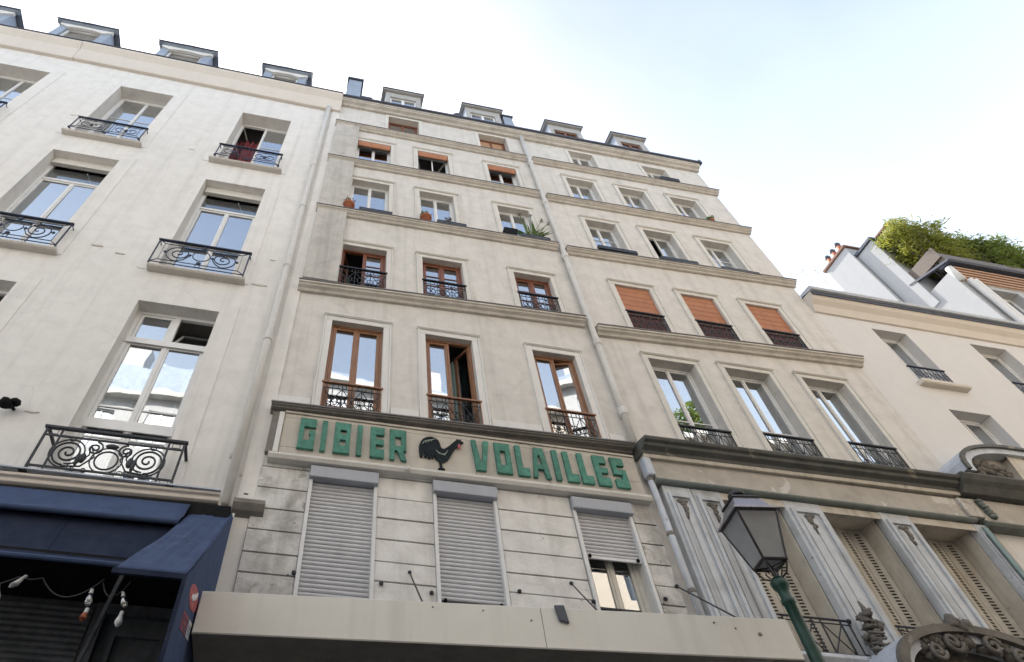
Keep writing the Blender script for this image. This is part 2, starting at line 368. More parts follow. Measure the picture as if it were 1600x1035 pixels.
def shell(mb, x0, x1, z0, z1, yb, y=0.):          # side walls, back and flat cap behind a front wall
    mb.add([(x0,y,z0),(x0,yb,z0),(x0,yb,z1),(x0,y,z1)], [(0,3,2,1)]); mb.add([(x1,y,z0),(x1,yb,z0),(x1,yb,z1),(x1,y,z1)], [(0,1,2,3)])
    mb.add([(x0,yb,z0),(x1,yb,z0),(x1,yb,z1),(x0,yb,z1)], [(0,3,2,1)]); mb.add([(x0,y,z1),(x1,y,z1),(x1,yb,z1),(x0,yb,z1)], [(0,1,2,3)])

# ------------------------------------------------------------------ windows and ironwork
def rotz(vs, hx, hy, a):
    ca, sa = cos(a), sin(a)
    return [(hx+(x-hx)*ca-(y-hy)*sa, hy+(x-hx)*sa+(y-hy)*ca, z) for x, y, z in vs]
def sash(win, x0, x1, z0, z1, y, fm, gm, bars=(), hinge=None, ang=0., st=.055, bot=None, barm=None):
    m = MB().ring(x0, x1, z0, z1, st, y, y+.045, bot=bot)
    for b in bars: m.box(x0+st, x1-st, y+.008, y+.037, z0+(z1-z0)*b-.011, z0+(z1-z0)*b+.011)
    g = MB(); a = random.uniform(-.006, .006); c = random.uniform(-.006, .006); zb = z0+(st if bot is None else bot); yy = y+.022
    h = (x1-x0)/2; k = (z1-z0)/2
    g.hexa([(x0+st, yy-a*h-c*k, zb), (x1-st, yy+a*h-c*k, zb), (x1-st, yy+a*h-c*k+.006, zb), (x0+st, yy-a*h-c*k+.006, zb),
            (x0+st, yy-a*h+c*k, z1-st), (x1-st, yy+a*h+c*k, z1-st), (x1-st, yy+a*h+c*k+.006, z1-st), (x0+st, yy-a*h+c*k+.006, z1-st)])
    if ang:
        m.v = rotz(m.v, hinge, y, ang); g.v = rotz(g.v, hinge, y, ang)
    m.build('sash', fm, win); g.build('pane', gm, win)
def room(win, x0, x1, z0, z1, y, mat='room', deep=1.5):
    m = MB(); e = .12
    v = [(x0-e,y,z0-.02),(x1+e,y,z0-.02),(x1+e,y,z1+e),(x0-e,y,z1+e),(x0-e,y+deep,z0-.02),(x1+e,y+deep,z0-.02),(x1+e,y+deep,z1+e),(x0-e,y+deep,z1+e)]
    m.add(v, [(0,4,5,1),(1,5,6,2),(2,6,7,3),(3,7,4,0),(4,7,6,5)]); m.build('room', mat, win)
def curtain(win, x0, x1, z0, z1, y, mat, waves=5, amp=.03):
    m = MB(); n = waves*6; vs = []; fs = []
    for i in range(n+1):
        x = x0+(x1-x0)*i/n; yy = y+amp*sin(i/6*2*pi)
        vs += [(x, yy, z0), (x, yy+.01*sin(i), z1)]
    fs = [(2*i, 2*i+2, 2*i+3, 2*i+1) for i in range(n)]
    m.add(vs, fs); m.build('curtain', mat, win, True)
def window(bld, x0, x1, z0, z1, dep, fm='white_frame', gm='glass', bars=(), fr=.04, transom=None, open_=None, rm='room', net=None, mid=.0, bot=None, stile=.042, nosash=False):
    y = dep-.004
    m = MB().ring(x0-.004, x1+.004, z0, z1+.004, fr, y, y+.075)
    if transom: m.box(x0+fr, x1-fr, y-.012, y+.07, transom-.035, transom+.035)
    win = m.build('window', fm, bld, bevel=.006)
    a, b, c, d = x0+fr, x1-fr, z0+fr, (transom-.035 if transom else z1-fr)
    xm = (a+b)/2+mid
    if not nosash:
        for i, (p, q) in enumerate(((a, xm-.002), (xm+.002, b))):
            if open_ and i in open_: sash(win, p, q, c, d, y+.016, fm, gm, bars, p if i == 0 else q, open_[i], stile, bot)
            else: sash(win, p, q, c, d, y+.016, fm, gm, bars, None, 0., stile, bot)
        MB().box(xm-.018, xm+.018, y+.002, y+.015, c+.01, d-.01).build('meeting_bead', fm, win)
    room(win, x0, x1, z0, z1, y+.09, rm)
    if net: curtain(win, a, b, c, c+(d-c)*net[0], y+.22, net[1], 8, .02)
    return win
def surround(win, x0, x1, z0, z1, wd=.13, out=.035, mat='surround', lip=True, base=None):
    m = MB()
    m.box(x0-wd, x0, -out, .002, z0, z1); m.box(x1, x1+wd, -out, .002, z0, z1); m.box(x0-wd, x1+wd, -out, .002, z1, z1+wd)
    if lip:
        e = .03; o2 = out+.018; w2 = wd
        m.box(x0-w2-e, x0-w2, -o2, .002, z0, z1+w2); m.box(x1+w2, x1+w2+e, -o2, .002, z0, z1+w2)
        m.prof([(0.002, z1+w2), (-o2, z1+w2), (-o2-.03, z1+w2+e*.9), (-o2-.03, z1+w2+e*1.7), (0.002, z1+w2+e*1.9)], x0-w2-e-.02, x1+w2+e+.02)
    m.build('surround', mat, win, bevel=.006)
def sill(win, x0, x1, z, out=.1, th=.08, mat='ledge', drop=.0):
    MB().prof([(0.05, z), (-out, z-.012), (-out, z-th), (-out+.03, z-th-.03), (.05, z-th-.03)], x0, x1).build('sill', mat, win, bevel=.006)
def circ(cx, cz, r, y, n=14): return [(cx+r*cos(2*pi*i/n), y, cz+r*sin(2*pi*i/n)) for i in range(n)]
def spiral(cx, cz, r0, turns, a0, y, sgn=1, n=30, rend=.02):
    return [(cx+(r0+(rend-r0)*i/n)*cos(a0+sgn*2*pi*turns*i/n), y, cz+(r0+(rend-r0)*i/n)*sin(a0+sgn*2*pi*turns*i/n)) for i in range(n+1)]
def rail_lattice(parent, x0, x1, z0, z1, y=-.02, top='iron', cells=3):
    r = .009; f = MB()
    f.box(x0-.03, x1+.03, y-.028, y+.028, z1-.03, z1)
    f.tube([(x0, y, z0), (x0, y, z1-.03)], .011); f.tube([(x1, y, z0), (x1, y, z1-.03)], .011)
    o = f.build('railing', top, parent)
    g = MB(); zt = z1-.14; h = zt-z0
    for z in (z0+.012, zt): g.tube([(x0, y, z), (x1, y, z)], r)
    w = (x1-x0)/cells
    for i in range(cells):
        a = x0+i*w; b = a+w; cx = (a+b)/2; cz = (z0+zt)/2
        g.tube(circ(cx, cz, min(w, h)*.33, y, 14), r*.9, 5, True)
        g.tube([(a, y, z0), (b, y, zt)], r*.85, 5); g.tube([(a, y, zt), (b, y, z0)], r*.85, 5)
        g.tube([(cx, y, z0), (cx, y, z1-.03)], r*.85, 5)
        if i: g.tube([(a, y, z0), (a, y, z1-.03)], r, 5); g.tube(circ(a, cz, min(w, h)*.2, y, 10), r*.8, 5, True)
        for k in (-1, 1): g.tube([(cx+k*w*.3, y, zt), (cx+k*w*.3, y, z1-.03)], r*.8, 5)
    for i in range(cells): g.blob((x0+(i+.5)*w, y, (z0+zt)/2), (.024, .02, .024), 8)
    g.build('lattice', 'iron', o); return o
def rail_scroll(parent, x0, x1, z0, z1, y, mat='iron_blue'):
    o = MB(); r = .012; d = .10
    o.box(x0-.03, x1+.03, y-.03, y+.03, z1-.03, z1); o.tube([(x0, y, z0), (x1, y, z0)], r)
    for x in (x0, x1):
        o.tube([(x, y, z0-.06), (x, y, z1)], .016); o.tube([(x, y, z1-.02), (x, .0, z1-.02)], r); o.tube([(x, y, z0), (x, .0, z0)], r)
    o = o.build('railing', mat, parent)
    g = MB(); a, b, c, e = x0+d*1.3, x1-d*1.3, z0+d, z1-d-.03
    g.tube([(a, y, c), (b, y, c), (b, y, e), (a, y, e)], r*.85, 6, True)
    for p, q in (((x0, z0), (a, c)), ((x1, z0), (b, c)), ((x0, z1-.03), (a, e)), ((x1, z1-.03), (b, e))): g.tube([(p[0], y, p[1]), (q[0], y, q[1])], r*.8, 5)
    cx = (a+b)/2; cz = (c+e)/2; h = e-c
    g.tube(circ(cx, cz+.02, h*.30, y, 18), r*.9, 5, True); g.tube(circ(cx, c-.05, .045, y, 10), r*.7, 5, True)
    g.blob((cx, y, e+.02), (.06, .03, .05), 8); g.blob((cx, y, cz-h*.42), (.05, .03, .05), 8)
    for s in (-1, 1):
        sx = cx+s*(b-a)*.27
        g.tube(spiral(sx+s*.02, cz, h*.47, 2.1, -pi/2 if s > 0 else -pi/2, y, s, 44, .02), r*1.05, 6)
        g.tube([(sx+s*.02, y, cz-h*.47), (cx+s*h*.55, y, cz-h*.32), (cx+s*h*.36, y, cz+.0)], r, 6)
        g.tube(spiral(cx+s*h*.62, cz+h*.28, h*.15, 1.2, pi, y, -s, 18, .015), r*.9, 5)
        for q in (cx+s*h*.4, b-.07 if s > 0 else a+.07):
            g.blob((q, y, cz), (.045, .02, .02), 6); g.blob((q, y, cz), (.02, .02, .045), 6)
    g.build('scrollwork', mat, o, True); return o
def rail_small(parent, x0, x1, z0, z1, y, mat='iron_blue'):
    o = MB(); r = .012
    o.box(x0-.03, x1+.03, y-.026, y+.026, z1-.026, z1); o.tube([(x0, y, z0), (x1, y, z0)], r)
    for x in (x0, x1):
        o.tube([(x, y, z0-.07), (x, y, z1)], .015); o.tube([(x, y, z1-.02), (x, .0, z1-.02)], r); o.tube([(x, y, z0), (x, .0, z0)], r)
        o.blob((x, y, z0-.05), (.035, .035, .035), 8)
    o = o.build('railing', mat, parent); g = MB(); xm = (x0+x1)/2
    for k in (-.05, .05): g.tube([(xm+k, y, z0), (xm+k, y, z1-.03)], r*.9, 5)
    for a, b in ((x0+.12, xm-.12), (xm+.12, x1-.12)):
        c, e = z0+.1, z1-.12; cx = (a+b)/2; cz = (c+e)/2
        g.tube([(a, y, c), (b, y, c), (b, y, e), (a, y, e)], r*.8, 5, True)
        for p, q in (((a, c), (a-.12, z0)), ((a, e), (a-.12, z1-.03)), ((b, c), (b+.1, z0)), ((b, e), (b+.1, z1-.03))): g.tube([(p[0], y, p[1]), (q[0], y, q[1])], r*.7, 5)
        for s in (-1, 1):
            g.tube(spiral(cx+s*(b-a)*.22, cz, (e-c)*.42, 1.3, 0 if s < 0 else pi, y, s, 20, .02), r*.9, 5)
        g.blob((cx, y, cz), (.05, .02, .05), 8); g.blob((cx, y, e+.04), (.04, .02, .03), 6)
    g.blob((xm, y, z0-.03), (.05, .03, .03), 8)
    g.build('scrollwork', mat, o, True); return o
def ledge_profile(z, out, h): # z = top front edge
    return [(0.01, z+.05), (-out, z), (-out, z-h*.30), (-out+.035, z-h*.36), (-out+.045, z-h*.55), (-out*.45, z-h*.72), (-out*.32, z-h), (0.01, z-h)]
def ledge(bld, x0, x1, za, zb, out=.2, h=.24, mat='ledge', cap=True):
    p = ledge_profile(0, out, h)
    o = MB().prof(p, x0, x1, za, zb).build('ledge', mat, bld, bevel=.008)
    if cap: MB().prof([(0.01, .066), (-out-.018, .018), (-out-.018, -.008), (-out-.001, -.008), (-out-.001, .006), (0.01, .055)], x0-.005, x1+.005, za, zb).build('flashing', 'ledge_top', o)
    return o
def leafclump(mb, c, rad, n, size=.08, drop=0., slim=.35):
    for _ in range(n):
        d = Vector((random.gauss(0, 1), random.gauss(0, 1), random.gauss(0, 1))).normalized()*(random.random()**.45)
        p = Vector((c[0]+d.x*rad[0], c[1]+d.y*rad[1], c[2]+d.z*rad[2]))
        t = Vector((random.gauss(0, 1), random.gauss(0, 1), random.gauss(-drop, .7))).normalized(); s2 = t.cross(Vector((random.gauss(0, 1), random.gauss(0, 1), random.gauss(0, 1)))).normalized()
        L = size*random.uniform(.6, 1.4); W = L*slim
        mb.add([p-t*L*.5, p+s2*W*.5, p+t*L*.5, p-s2*W*.5], [(0, 1, 2, 3)])

# ================================================================== THE SETTING
def struct(o): o['kind'] = 'structure'; return o
struct(MB().box(-400, 400, -400, 400, -.35, -.02).build('ground', 'paving'))
struct(MB().box(-200, 200, -10.2, -2.9, -.015, 0).build('road', 'asphalt'))
for y0, y1, k0, k1 in ((-2.75, .02, -2.9, -2.75), (-12.6, -10.35, -10.35, -10.2)):
    p = struct(MB().box(-200, 200, y0, y1, -.01, .13).build('pavement', 'paving'))
    MB().box(-200, 200, k0, k1, -.01, .125).build('kerb', 'granite', p)

# ------------------------------------------------------------------ LEFT BUILDING (white plaster)
LB = thing('apartment_building', 'white plastered building on the left with scrolled iron window railings', 'building', (-7.5, 0, 0))
colA, colB, colC, colD = (-3.47, -2.03), (-7.08, -5.56), (-10.65, -9.07), (-14.2, -12.7)
ops = []
for c, top4, s4 in ((colA, 20.82, 17.36), (colB, 21.08, 17.46), (colC, 21.10, 17.5), (colD, 21.1, 17.5)):
    ops.append((c[0], c[1], s4, top4, .42))
for c in (colA, colB, colC): ops.append((c[0], c[1], 12.42 if c is colA else 12.46, 16.34 if c is colA else 16.52, .36))
for c in (colA, colB): ops.append((c[0], c[1], 7.3, 11.41, .30))
ops.append((-5.6, -1.05, .14, 6.12, .35))
m = MB(); wall(m, -16, -.68, 0, 23.3, ops); shell(m, -16, -.68, 0, 23.3, 10); m.build('wall', 'plaster_white', LB)
# faint raised margins round the windows
for a, b, c, d, e in ops[:-1]:
    pieces(MB().box(a-.34, a, -.012, .002, c-.04, d+.22).box(b, b+.34, -.012, .002, c-.04, d+.22).box(a, b, -.012, .002, d, d+.22), 'window_margin', 'plaster_white', LB)
# cornice with cove, kinked once
for x0, x1, za, zb in ((-16.1, -8.95, 0, 0), (-8.945, -.66, .03, -.16)):
    co = MB().prof([(.01, 22.35), (-.10, 22.35), (-.12, 22.42), (-.20, 22.95), (-.34, 23.18), (-.34, 23.28), (-.02, 23.36), (.01, 23.36)], x0, x1, za, zb).build('cornice', 'cornice', LB, bevel=.01)
    MB().prof([(-.02, 23.365), (-.345, 23.285), (-.37, 23.29), (-.37, 23.32), (-.345, 23.335), (-.02, 23.40)], x0, x1, za, zb).build('gutter', 'zinc_dark', co)
rf = MB().add([(-16, -.1, 23.37), (-.68, -.1, 23.24), (-.68, 2.6, 27.0), (-16, 2.6, 27.1), (-16, 10, 27.1), (-.68, 10, 27.0)], [(0, 1, 2, 3), (3, 2, 5, 4)]).add([(-.68, -.1, 23.2), (-.68, 10, 23.2), (-.68, 10, 27), (-.68, 2.6, 27)], [(0, 1, 2, 3)]).add([(-16, -.1, 23.2), (-16, 10, 23.2), (-16, 10, 27.1), (-16, 2.6, 27.1)], [(3, 2, 1, 0)]).add([(-16, 10, 23.2), (-.68, 10, 23.2), (-.68, 10, 27), (-16, 10, 27.1)], [(0, 1, 2, 3)]).build('roof', 'slate', LB)
def dormer_hip(x0, x1, y, zt, open_shut):
    b = MB(); e = .16
    b.box(x0+e, x0+e+.28, y, y+.06, 23.6, zt-.32).box(x1-e-.28, x1-e, y, y+.06, 23.6, zt-.32)     # jambs clad in zinc
    d = MB().box(x0+e+.28, x1-e-.28, y+.01, y+.06, 23.5, 23.6).build('dormer', 'zinc', LB); pieces(b, 'jamb', 'zinc', d)
    pieces(MB().add([(x0+e, y+.06, 23.6), (x0+e, 2.4, 23.6), (x0+e, 2.4, zt-.32), (x0+e, y+.06, zt-.32)], [(0, 3, 2, 1)]).add([(x1-e, y+.06, 23.6), (x1-e, 2.4, 23.6), (x1-e, 2.4, zt-.32), (x1-e, y+.06, zt-.32)], [(0, 1, 2, 3)]), 'cheek', 'zinc', d)
    # curved white lintel
    xs = [x0+e+.28+(x1-x0-2*e-.56)*i/12 for i in range(13)]
    arch = [(x, zt-.62+.12*sin(pi*i/12)) for i, x in enumerate(xs)]
    MB().poly([(x0+e-.02, zt-.30)]+[(x0+e-.02, zt-.44)]+[(x0+e+.28, zt-.62)]+arch[1:-1]+[(x1-e-.28, zt-.62), (x1-e+.02, zt-.44), (x1-e+.02, zt-.30)], y-.05, y+.05).build('lintel', 'surround_white', d)
    MB().box(x0+e+.28, x1-e-.28, y+.14, y+.18, 23.6, zt-.5).build('shutter', 'grime', d)
    MB().ring(x0+e+.28, x1-e-.28, 23.6, zt-.5, .07, y+.07, y+.13).build('window_frame', 'white_frame', d)
    cx = (x0+x1)/2; t = zt
    r = MB().box(x0, x1, y-.14, y+.02, t-.30, t-.22)
    r.add([(x0, y-.16, t-.22), (x1, y-.16, t-.22), (x1, 2.4, t-.22), (x0, 2.4, t-.22), (cx-.1, y-.03, t+.30), (cx-.1, 2.4, t+.30)], [(0, 1, 4), (1, 2, 5, 4), (3, 0, 4, 5), (0, 3, 2, 1)])
    r.build('dormer_roof', 'zinc', d)
    MB().tube([(x0-.02, y-.17, t-.24), (x1+.02, y-.17, t-.24), (x1+.02, 1.6, t-.24)], .022).build('eaves_edge', 'zinc_dark', d)
for x0, x1, zt in ((-14.55, -12.3, 26.55), (-11.0, -8.95, 26.5), (-7.45, -5.4, 26.25), (-3.75, -1.95, 25.95)): dormer_hip(x0, x1, .2, zt, 0)
# row of top windows
for i, (a, b, c, d, e) in enumerate(ops[:4]):
    op = {0: -1.9} if i == 0 else None
    wn = window(LB, a, b, c, d, .36, bars=(.30, .62), open_={0: radians(75)} if i == 0 else None, net=(.999, 'curtain_green') if i else None, fr=.06)
    if i == 0: curtain(wn, a+.1, a+.75, c, d-.3, .75, 'curtain_red', 4, .04)
    sill(wn, a-.16, b+.24, c-.02, .16, .03, 'sill')
    rail_small(wn, a-.05, b+.12, c+.16, c+.80, -.14)
for i, (a, b, c, d, e) in enumerate(ops[4:7]):
    wn = window(LB, a, b, c, d, .30, transom=d-.86, fr=.07, stile=.05)
    MB().box(a+.03, b-.03, .19, .29, d-.25, d).build('blind_box', 'surround', wn)
    MB().box(a+.075, b-.075, .335, .341, d-.8, d-.29).build('top_light', 'glass_clear', wn)
    MB().tube([(a+.85, .33, d-.3), (a+1.0, .45, d-.55)], .012).tube([(a+.6, .45, d-.55), (a+1.15, .45, d-.58)], .012).build('window_stay', 'silver', wn)
    MB().box(a+.05, b-.05, .24, .298, c+1.36, c+1.44).build('bottom_rail', 'white_frame', wn)
    sill(wn, a-.14, b+.28, c-.02, .17, .045, 'sill')
    rail_scroll(wn, a-.14, b+.22, c+.05, c+.84, -.15)
# first-floor windows with deep balcony
for i, (a, b, c, d, e) in enumerate(ops[7:9]):
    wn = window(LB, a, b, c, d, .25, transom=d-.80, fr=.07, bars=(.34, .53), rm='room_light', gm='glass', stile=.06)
    xm = (a+b)/2
    MB().box(xm-.05, xm+.05, .235, .30, d-.765, d-.07).build('top_mullion', 'white_frame', wn)
    sash(wn, a+.075, xm-.055, d-.76, d-.075, .255, 'white_frame', 'glass')
    s = MB().ring(xm+.055, b-.075, d-.76, d-.075, .045, .27, .31); s2 = MB().box(xm+.1, b-.12, .288, .294, d-.715, d-.12)
    for q in (s, s2): q.v = [(x, y+(z-(d-.76))*.55, z) for x, y, z in q.v]
    s.build('tilted_light', 'white_frame', wn); s2.build('tilted_pane', 'glass_clear', wn)
    MB().box(a+.07, b-.07, .222, .25, c+1.30, c+1.48).build('lock_rail', 'white_frame', wn)
    MB().box(a+.02, b-.02, .218, .25, d-.87, d-.74).build('head_rail', 'white_frame', wn)
    curtain(wn, a+.08, a+.5, c, d-.9, .55, 'curtain_white', 4); curtain(wn, b-.3, b-.08, c, d-.9, .55, 'curtain_white', 3)
    if i == 0: MB().box(a+.55, a+1.0, .45, .62, c+.5, c+1.0).build('speaker_case', 'black', wn)
# balcony slab and railing
ba = MB().prof([(.01, 7.26), (-.44, 7.24), (-.44, 7.20), (-.40, 7.18), (-.40, 7.13), (-.36, 7.11), (.01, 7.11)], -9, -1.07, -.12, .03).build('balcony_ledge', 'cornice', LB, bevel=.01)
MB().box(-9, -1.07, -.475, -.30, 7.265, 7.285).build('ledge_flashing', 'lead', ba)
MB().prof([(-.02, 6.86), (-.37, 6.86), (-.39, 6.9), (-.39, 7.07), (-.36, 7.09), (-.02, 7.09)], -9, -.9, -.12, .03).build('awning_casing', 'black', ba)
def balcony(x0, x1, z0, z1, y):
    o = MB()
    for z, h in ((z1-.035, .035),): o.box(x0-.04, x1+.04, y-.028, y+.028, z, z+h)
    for x in (x0, x1):
        o.box(x-.014, x+.014, y-.014, y+.014, z0-.03, z1-.035); o.box(x-.02, x+.02, y+.03, .0, z1-.033, z1-.003); o.tube([(x, y, z0+.06), (x, 0, z0+.06)], .013)
        o.box(x-.05, x+.05, y-.05, y+.05, z0-.05, z0-.02)
    for x in (x0+.2, x1-.2): o.box(x-.012, x+.012, y-.012, y+.012, z0-.02, z1-.035)
    o.box(x0, x1, y-.011, y+.011, z0+.055, z0+.08); o.box(x0, x1, y-.011, y+.011, z1-.16, z1-.135)
    o = o.build('railing', 'iron', LB); g = MB(); r = .0125
    a, b, c, e = x0+.2, x1-.2, z0+.08, z1-.16; cx = (a+b)/2; cz = (c+e)/2; h = e-c
    g.tube(circ(cx, cz-.06, h*.30, y, 20), r, 6, True); g.tube(circ(cx, cz-.06, h*.42, y, 20), r*.8, 6, True)
    for s in (-1, 1):
        L = cx+s*(b-a)*.36
        g.tube(spiral(L, cz, h*.42, 2.3, -pi/2, y, s, 48, .02), r*1.1, 6); g.tube(spiral(L, cz, h*.49, .95, -pi/2, y, s, 30, h*.40), r*.9, 6)
        g.tube([(L, y, cz-h*.46), (L-s*.22, y, cz-h*.40), (L-s*.34, y, cz-h*.05), (cx+s*.26, y, cz+h*.33)], r, 6)
        g.tube([(L-s*.02, y, cz-h*.38), (L-s*.17, y, cz-h*.30), (L-s*.27, y, cz), (cx+s*.26, y, cz+h*.24)], r*.8, 6)
        g.tube(spiral(cx+s*.20, cz+h*.24, h*.22, 1.7, pi/2 if s > 0 else pi/2, y, s, 28, .02), r, 6)
        g.tube(circ(L+s*.02, e-.015, .035, y, 10), r*.7, 5, True)
        g.blob((cx+s*.30, y, cz-h*.12), (.05, .03, .08), 8, .1); g.blob((cx+s*.35, y, cz-h*.2), (.03, .03, .1), 8, .1)
        for k in (0, 1): g.tube(spiral(cx+s*(.22+.14*k), c-.0, .045, 1.2, 0, y, s, 12, .01), r*.6, 5)
    g.blob((cx, y, cz+h*.36), (.09, .03, .04), 8)
    for xx in (x0+.1, x1-.1):
        for zz in (z1-.09, z0+.02): g.tube([(xx-.05, y, zz-.035), (xx+.05, y, zz-.035), (xx+.05, y, zz+.035), (xx-.05, y, zz+.035)], r*.7, 4, True)
    g.build('scrollwork', 'iron', o, True)
balcony(-3.52, -1.72, 7.31, 8.03, -.40)
# rain pipe
pp = MB().tube([(-1.03, -.10, z) for z in (22.3, 20, 17, 14, 11, 7.3)], .065, 10).build('downpipe', 'pipe', LB, True)
for z in (21.8, 17.85, 15.6, 13.05, 10.7): MB().lathe([(.066, 0), (.085, .02), (.085, .09), (.066, .12)], (-1.03, -.10, z), 12).build('pipe_collar', 'pipe', pp)
MB().lathe([(.066, 0), (.09, .05), (.09, .14), (.05, .2)], (-1.03, -.10, 22.2), 12).build('pipe_head', 'pipe', pp)
MB().box(-.9, -.66, -.03, .002, 7.4, 22.35).build('party_strip', 'plaster_white', LB)
for x, z, a_, b_ in ((-1.48, 12.42, .16, .035), (-1.36, 13.35, .07, .015), (-4.25, 12.75, .12, .03), (-4.75, 12.9, .14, .03), (-1.0, 10.95, .03, .05), (-.86, 10.9, .015, .02), (-1.0, 8.0, .03, .09), (-.93, 7.9, .02, .05), (-1.14, 8.2, .02, .07), (-4.05, 8.55, .12, .015), (-4.2, 17.8, .1, .02), (-7.4, 18.55, .12, .03)):
    pl = [(x+a_*cos(2*pi*i/11)*random.uniform(.6, 1.1), z+b_*sin(2*pi*i/11)*random.uniform(.6, 1.1)) for i in range(11)]
    MB().poly(pl, -.013-.006*random.random(), .001).build('plaster_scar', random.choice(('sill', 'plaster_grey', 'grime')) if a_ < .05 else 'sill', LB)
# dark shop under the blue awning
sh = MB().box(-5.6, -1.05, .30, .34, .14, 6.12).build('shop_front', 'dark_shop', LB)
pieces(MB().box(-9, -.92, -.05, .0, 6.13, 6.85).box(-9, -5.62, -.05, .0, .14, 6.12).box(-1.03, -.92, -.05, .0, .14, 6.12), 'awning_shade_panel', 'black', sh)  # black panels added so the wall behind the awning looks shaded
MB().box(-9, -.92, -.9, -.06, 5.95, 5.99).build('awning_shade_sheet', 'black', sh)  # added sheet that blocks light to deepen the dark under the awning
MB().box(-5.59, -1.06, .002, .27, 6.02, 6.115).build('awning_shade_lining', 'black', sh)  # black lining over the pale soffit, standing in for shade
sm = MB().prof([(0, 0), (-.012, .012), (-.018, .035), (-.012, .058), (0, .07)], -5.4, -2.25).mesh('dark_slat', 'dark_shop')
for k in range(47): obj('shop_shutter_slat', sm, sh, (0, .29, 2.6+k*.072))
MB().ring(-2.2, -1.1, .2, 6.0, .12, .20, .30).ring(-1.95, -1.35, 2.5, 5.7, .05, .24, .296).build('shop_door', 'dark_shop', sh)
MB().tube([(-.80, -.22, 7.43), (-.74, -.22, 7.43)], .01).build('pipe_hook', 'iron', LB)

# ------------------------------------------------------------------ MIDDLE BUILDING (grey plaster)
MBD = thing('apartment_building', 'tall grey plastered building with moulded ledges and brown and white windows', 'building', (5.7, 0, 0))
WL, WR = -.68, 12.12
C1, C2, C3 = (.05, 1.045), (1.87, 2.81), (4.05, 4.95)
C4, C5, C6 = (6.61, 7.52), (8.35, 9.24), (10.1, 11.02)
E1, E2, E3, E4 = (.93, 1.94), (3.99, 4.96), (7.18, 8.06), (9.85, 10.74)
mo = {}
for c, k in ((C1, 'A1'), (C2, 'A2'), (C3, 'A3')): mo[k] = (*c, 9.22, 11.66, .15)
for c, k in ((C1, 'B1'), (C2, 'B2'), (C3, 'B3')): mo[k] = (*c, 12.72, 14.41, .16)
for c, k, t in ((C1, 'C1', 17.72), (C2, 'C2', 17.70), (C3, 'C3', 17.66)): mo[k] = (*c, 16.02, t, .20)
for c, k, t in ((C1, 'D1', 20.34), (C2, 'D2', 20.38), (C3, 'D3', 20.33)): mo[k] = (*c, 18.82, t, .19)
for c, k in ((E1, 'E1'), (E2, 'E2'), (E3, 'E3'), (E4, 'E4')): mo[k] = (*c, 21.38, 22.72 if k != 'E4' else 22.62, .22)
for c, k, t in ((C4, 'RA1', 11.95), ((8.37, 9.42), 'RA2', 12.02), ((10.22, 11.26), 'RA3', 12.08)): mo[k] = (*(c if k != 'RA1' else (6.61, 7.66)), 9.36, t, .24)
for c, k, t in ((C4, 'RB1', 14.62), (C5, 'RB2', 14.68), (C6, 'RB3', 14.72)): mo[k] = (*c, 12.84, t, .16)
for c, k in ((C4, 'RC1'), (C5, 'RC2'), (C6, 'RC3')): mo[k] = (*c, 16.06, 17.77, .23)
for c, k in ((C4, 'RD1'), (C5, 'RD2'), (C6, 'RD3')): mo[k] = (*c, 18.84, 20.40, .22)
ent = {'S1': (.10, .99, 5.3, 8.12, .20), 'S2': (1.93, 2.80, 5.3, 8.12, .20), 'S3': (4.11, 4.97, 5.3, 8.14, .20)}
m = MB(); wall(m, WL, WR, 5.0, 23.0, list(mo.values())+list(ent.values())+[(5.75, 12.0, 5.9, 9.0, .5)]); shell(m, WL, WR, 5.0, 23.0, 10)
m.build('wall', 'plaster_grey', MBD)
MB().box(5.75, 12.0, .5, .54, 5.9, 9.0).build('shop_recess', 'room', MBD)
MB().box(WL, WR, .3, .6, 0, 5.0).build('ground_floor_wall', 'dark_shop', MBD)
pieces(MB().box(WL-.02, -.1, -.03, .29, 0, 5.0).box(5.3, 6.2, -.03, .29, 0, 5.0).box(11.5, WR, -.03, .29, 0, 5.0), 'ground_floor_pier', 'stone', MBD)
# chimney breast at the left edge
for z0, z1 in ((12.78, 15.70), (15.92, 18.55), (18.77, 21.12)):
    MB().box(WL+.003, .028, -.13, .002, z0, z1).build('chimney_breast', 'plaster_breast', MBD, bevel=.01)
# ledges (left part, right part) with their slight sag
led = {}
for nm, za, zb, zc, zd, out, h in (('E', 21.2, 21.18, 21.18, 21.34, .18, .13), ('D', 18.64, 18.74, 18.66, 18.84, .18, .14), ('C', 15.78, 15.88, 15.80, 16.08, .18, .155), ('B', 12.58, 12.84, 12.62, 12.97, .20, .185)):
    ledge(MBD, WL-.04, 5.40, za, zb, out, h); ledge(MBD, 5.62, WR+.05, zc, zd, out, h)
ledge(MBD, WL-.06, WR+.05, 23.06, 23.22, .26, .22, 'ledge')
MB().prof([(-.27, 0), (-.31, .01), (-.33, .06), (-.30, .085), (0, .10), (0, .08)], WL-.07, WR+.12, 23.09, 23.25).build('gutter', 'zinc_dark', MBD)
MB().box(WR+.02, WR+.12, -.33, -.2, 23.2, 23.42).build('gutter_end', 'zinc_dark', MBD)
ledge(MBD, WL-.03, 5.42, 9.17, 9.30, .22, .10, 'grime')
pieces(MB().prof([(.002, 9.22), (-.02, 9.22), (-.02, 9.52), (.002, 9.53)], WL+.003, C1[0]-.172, .0, .02).prof([(.002, 9.23), (-.02, 9.23), (-.02, 9.58), (.002, 9.59)], C1[1]+.172, C2[0]-.172).prof([(.002, 9.26), (-.02, 9.26), (-.02, 9.62), (.002, 9.63)], C2[1]+.172, C3[0]-.172).prof([(.002, 9.28), (-.02, 9.28), (-.02, 9.64), (.002, 9.65)], C3[1]+.172, 5.40), 'apron_band', 'surround_white', MBD)
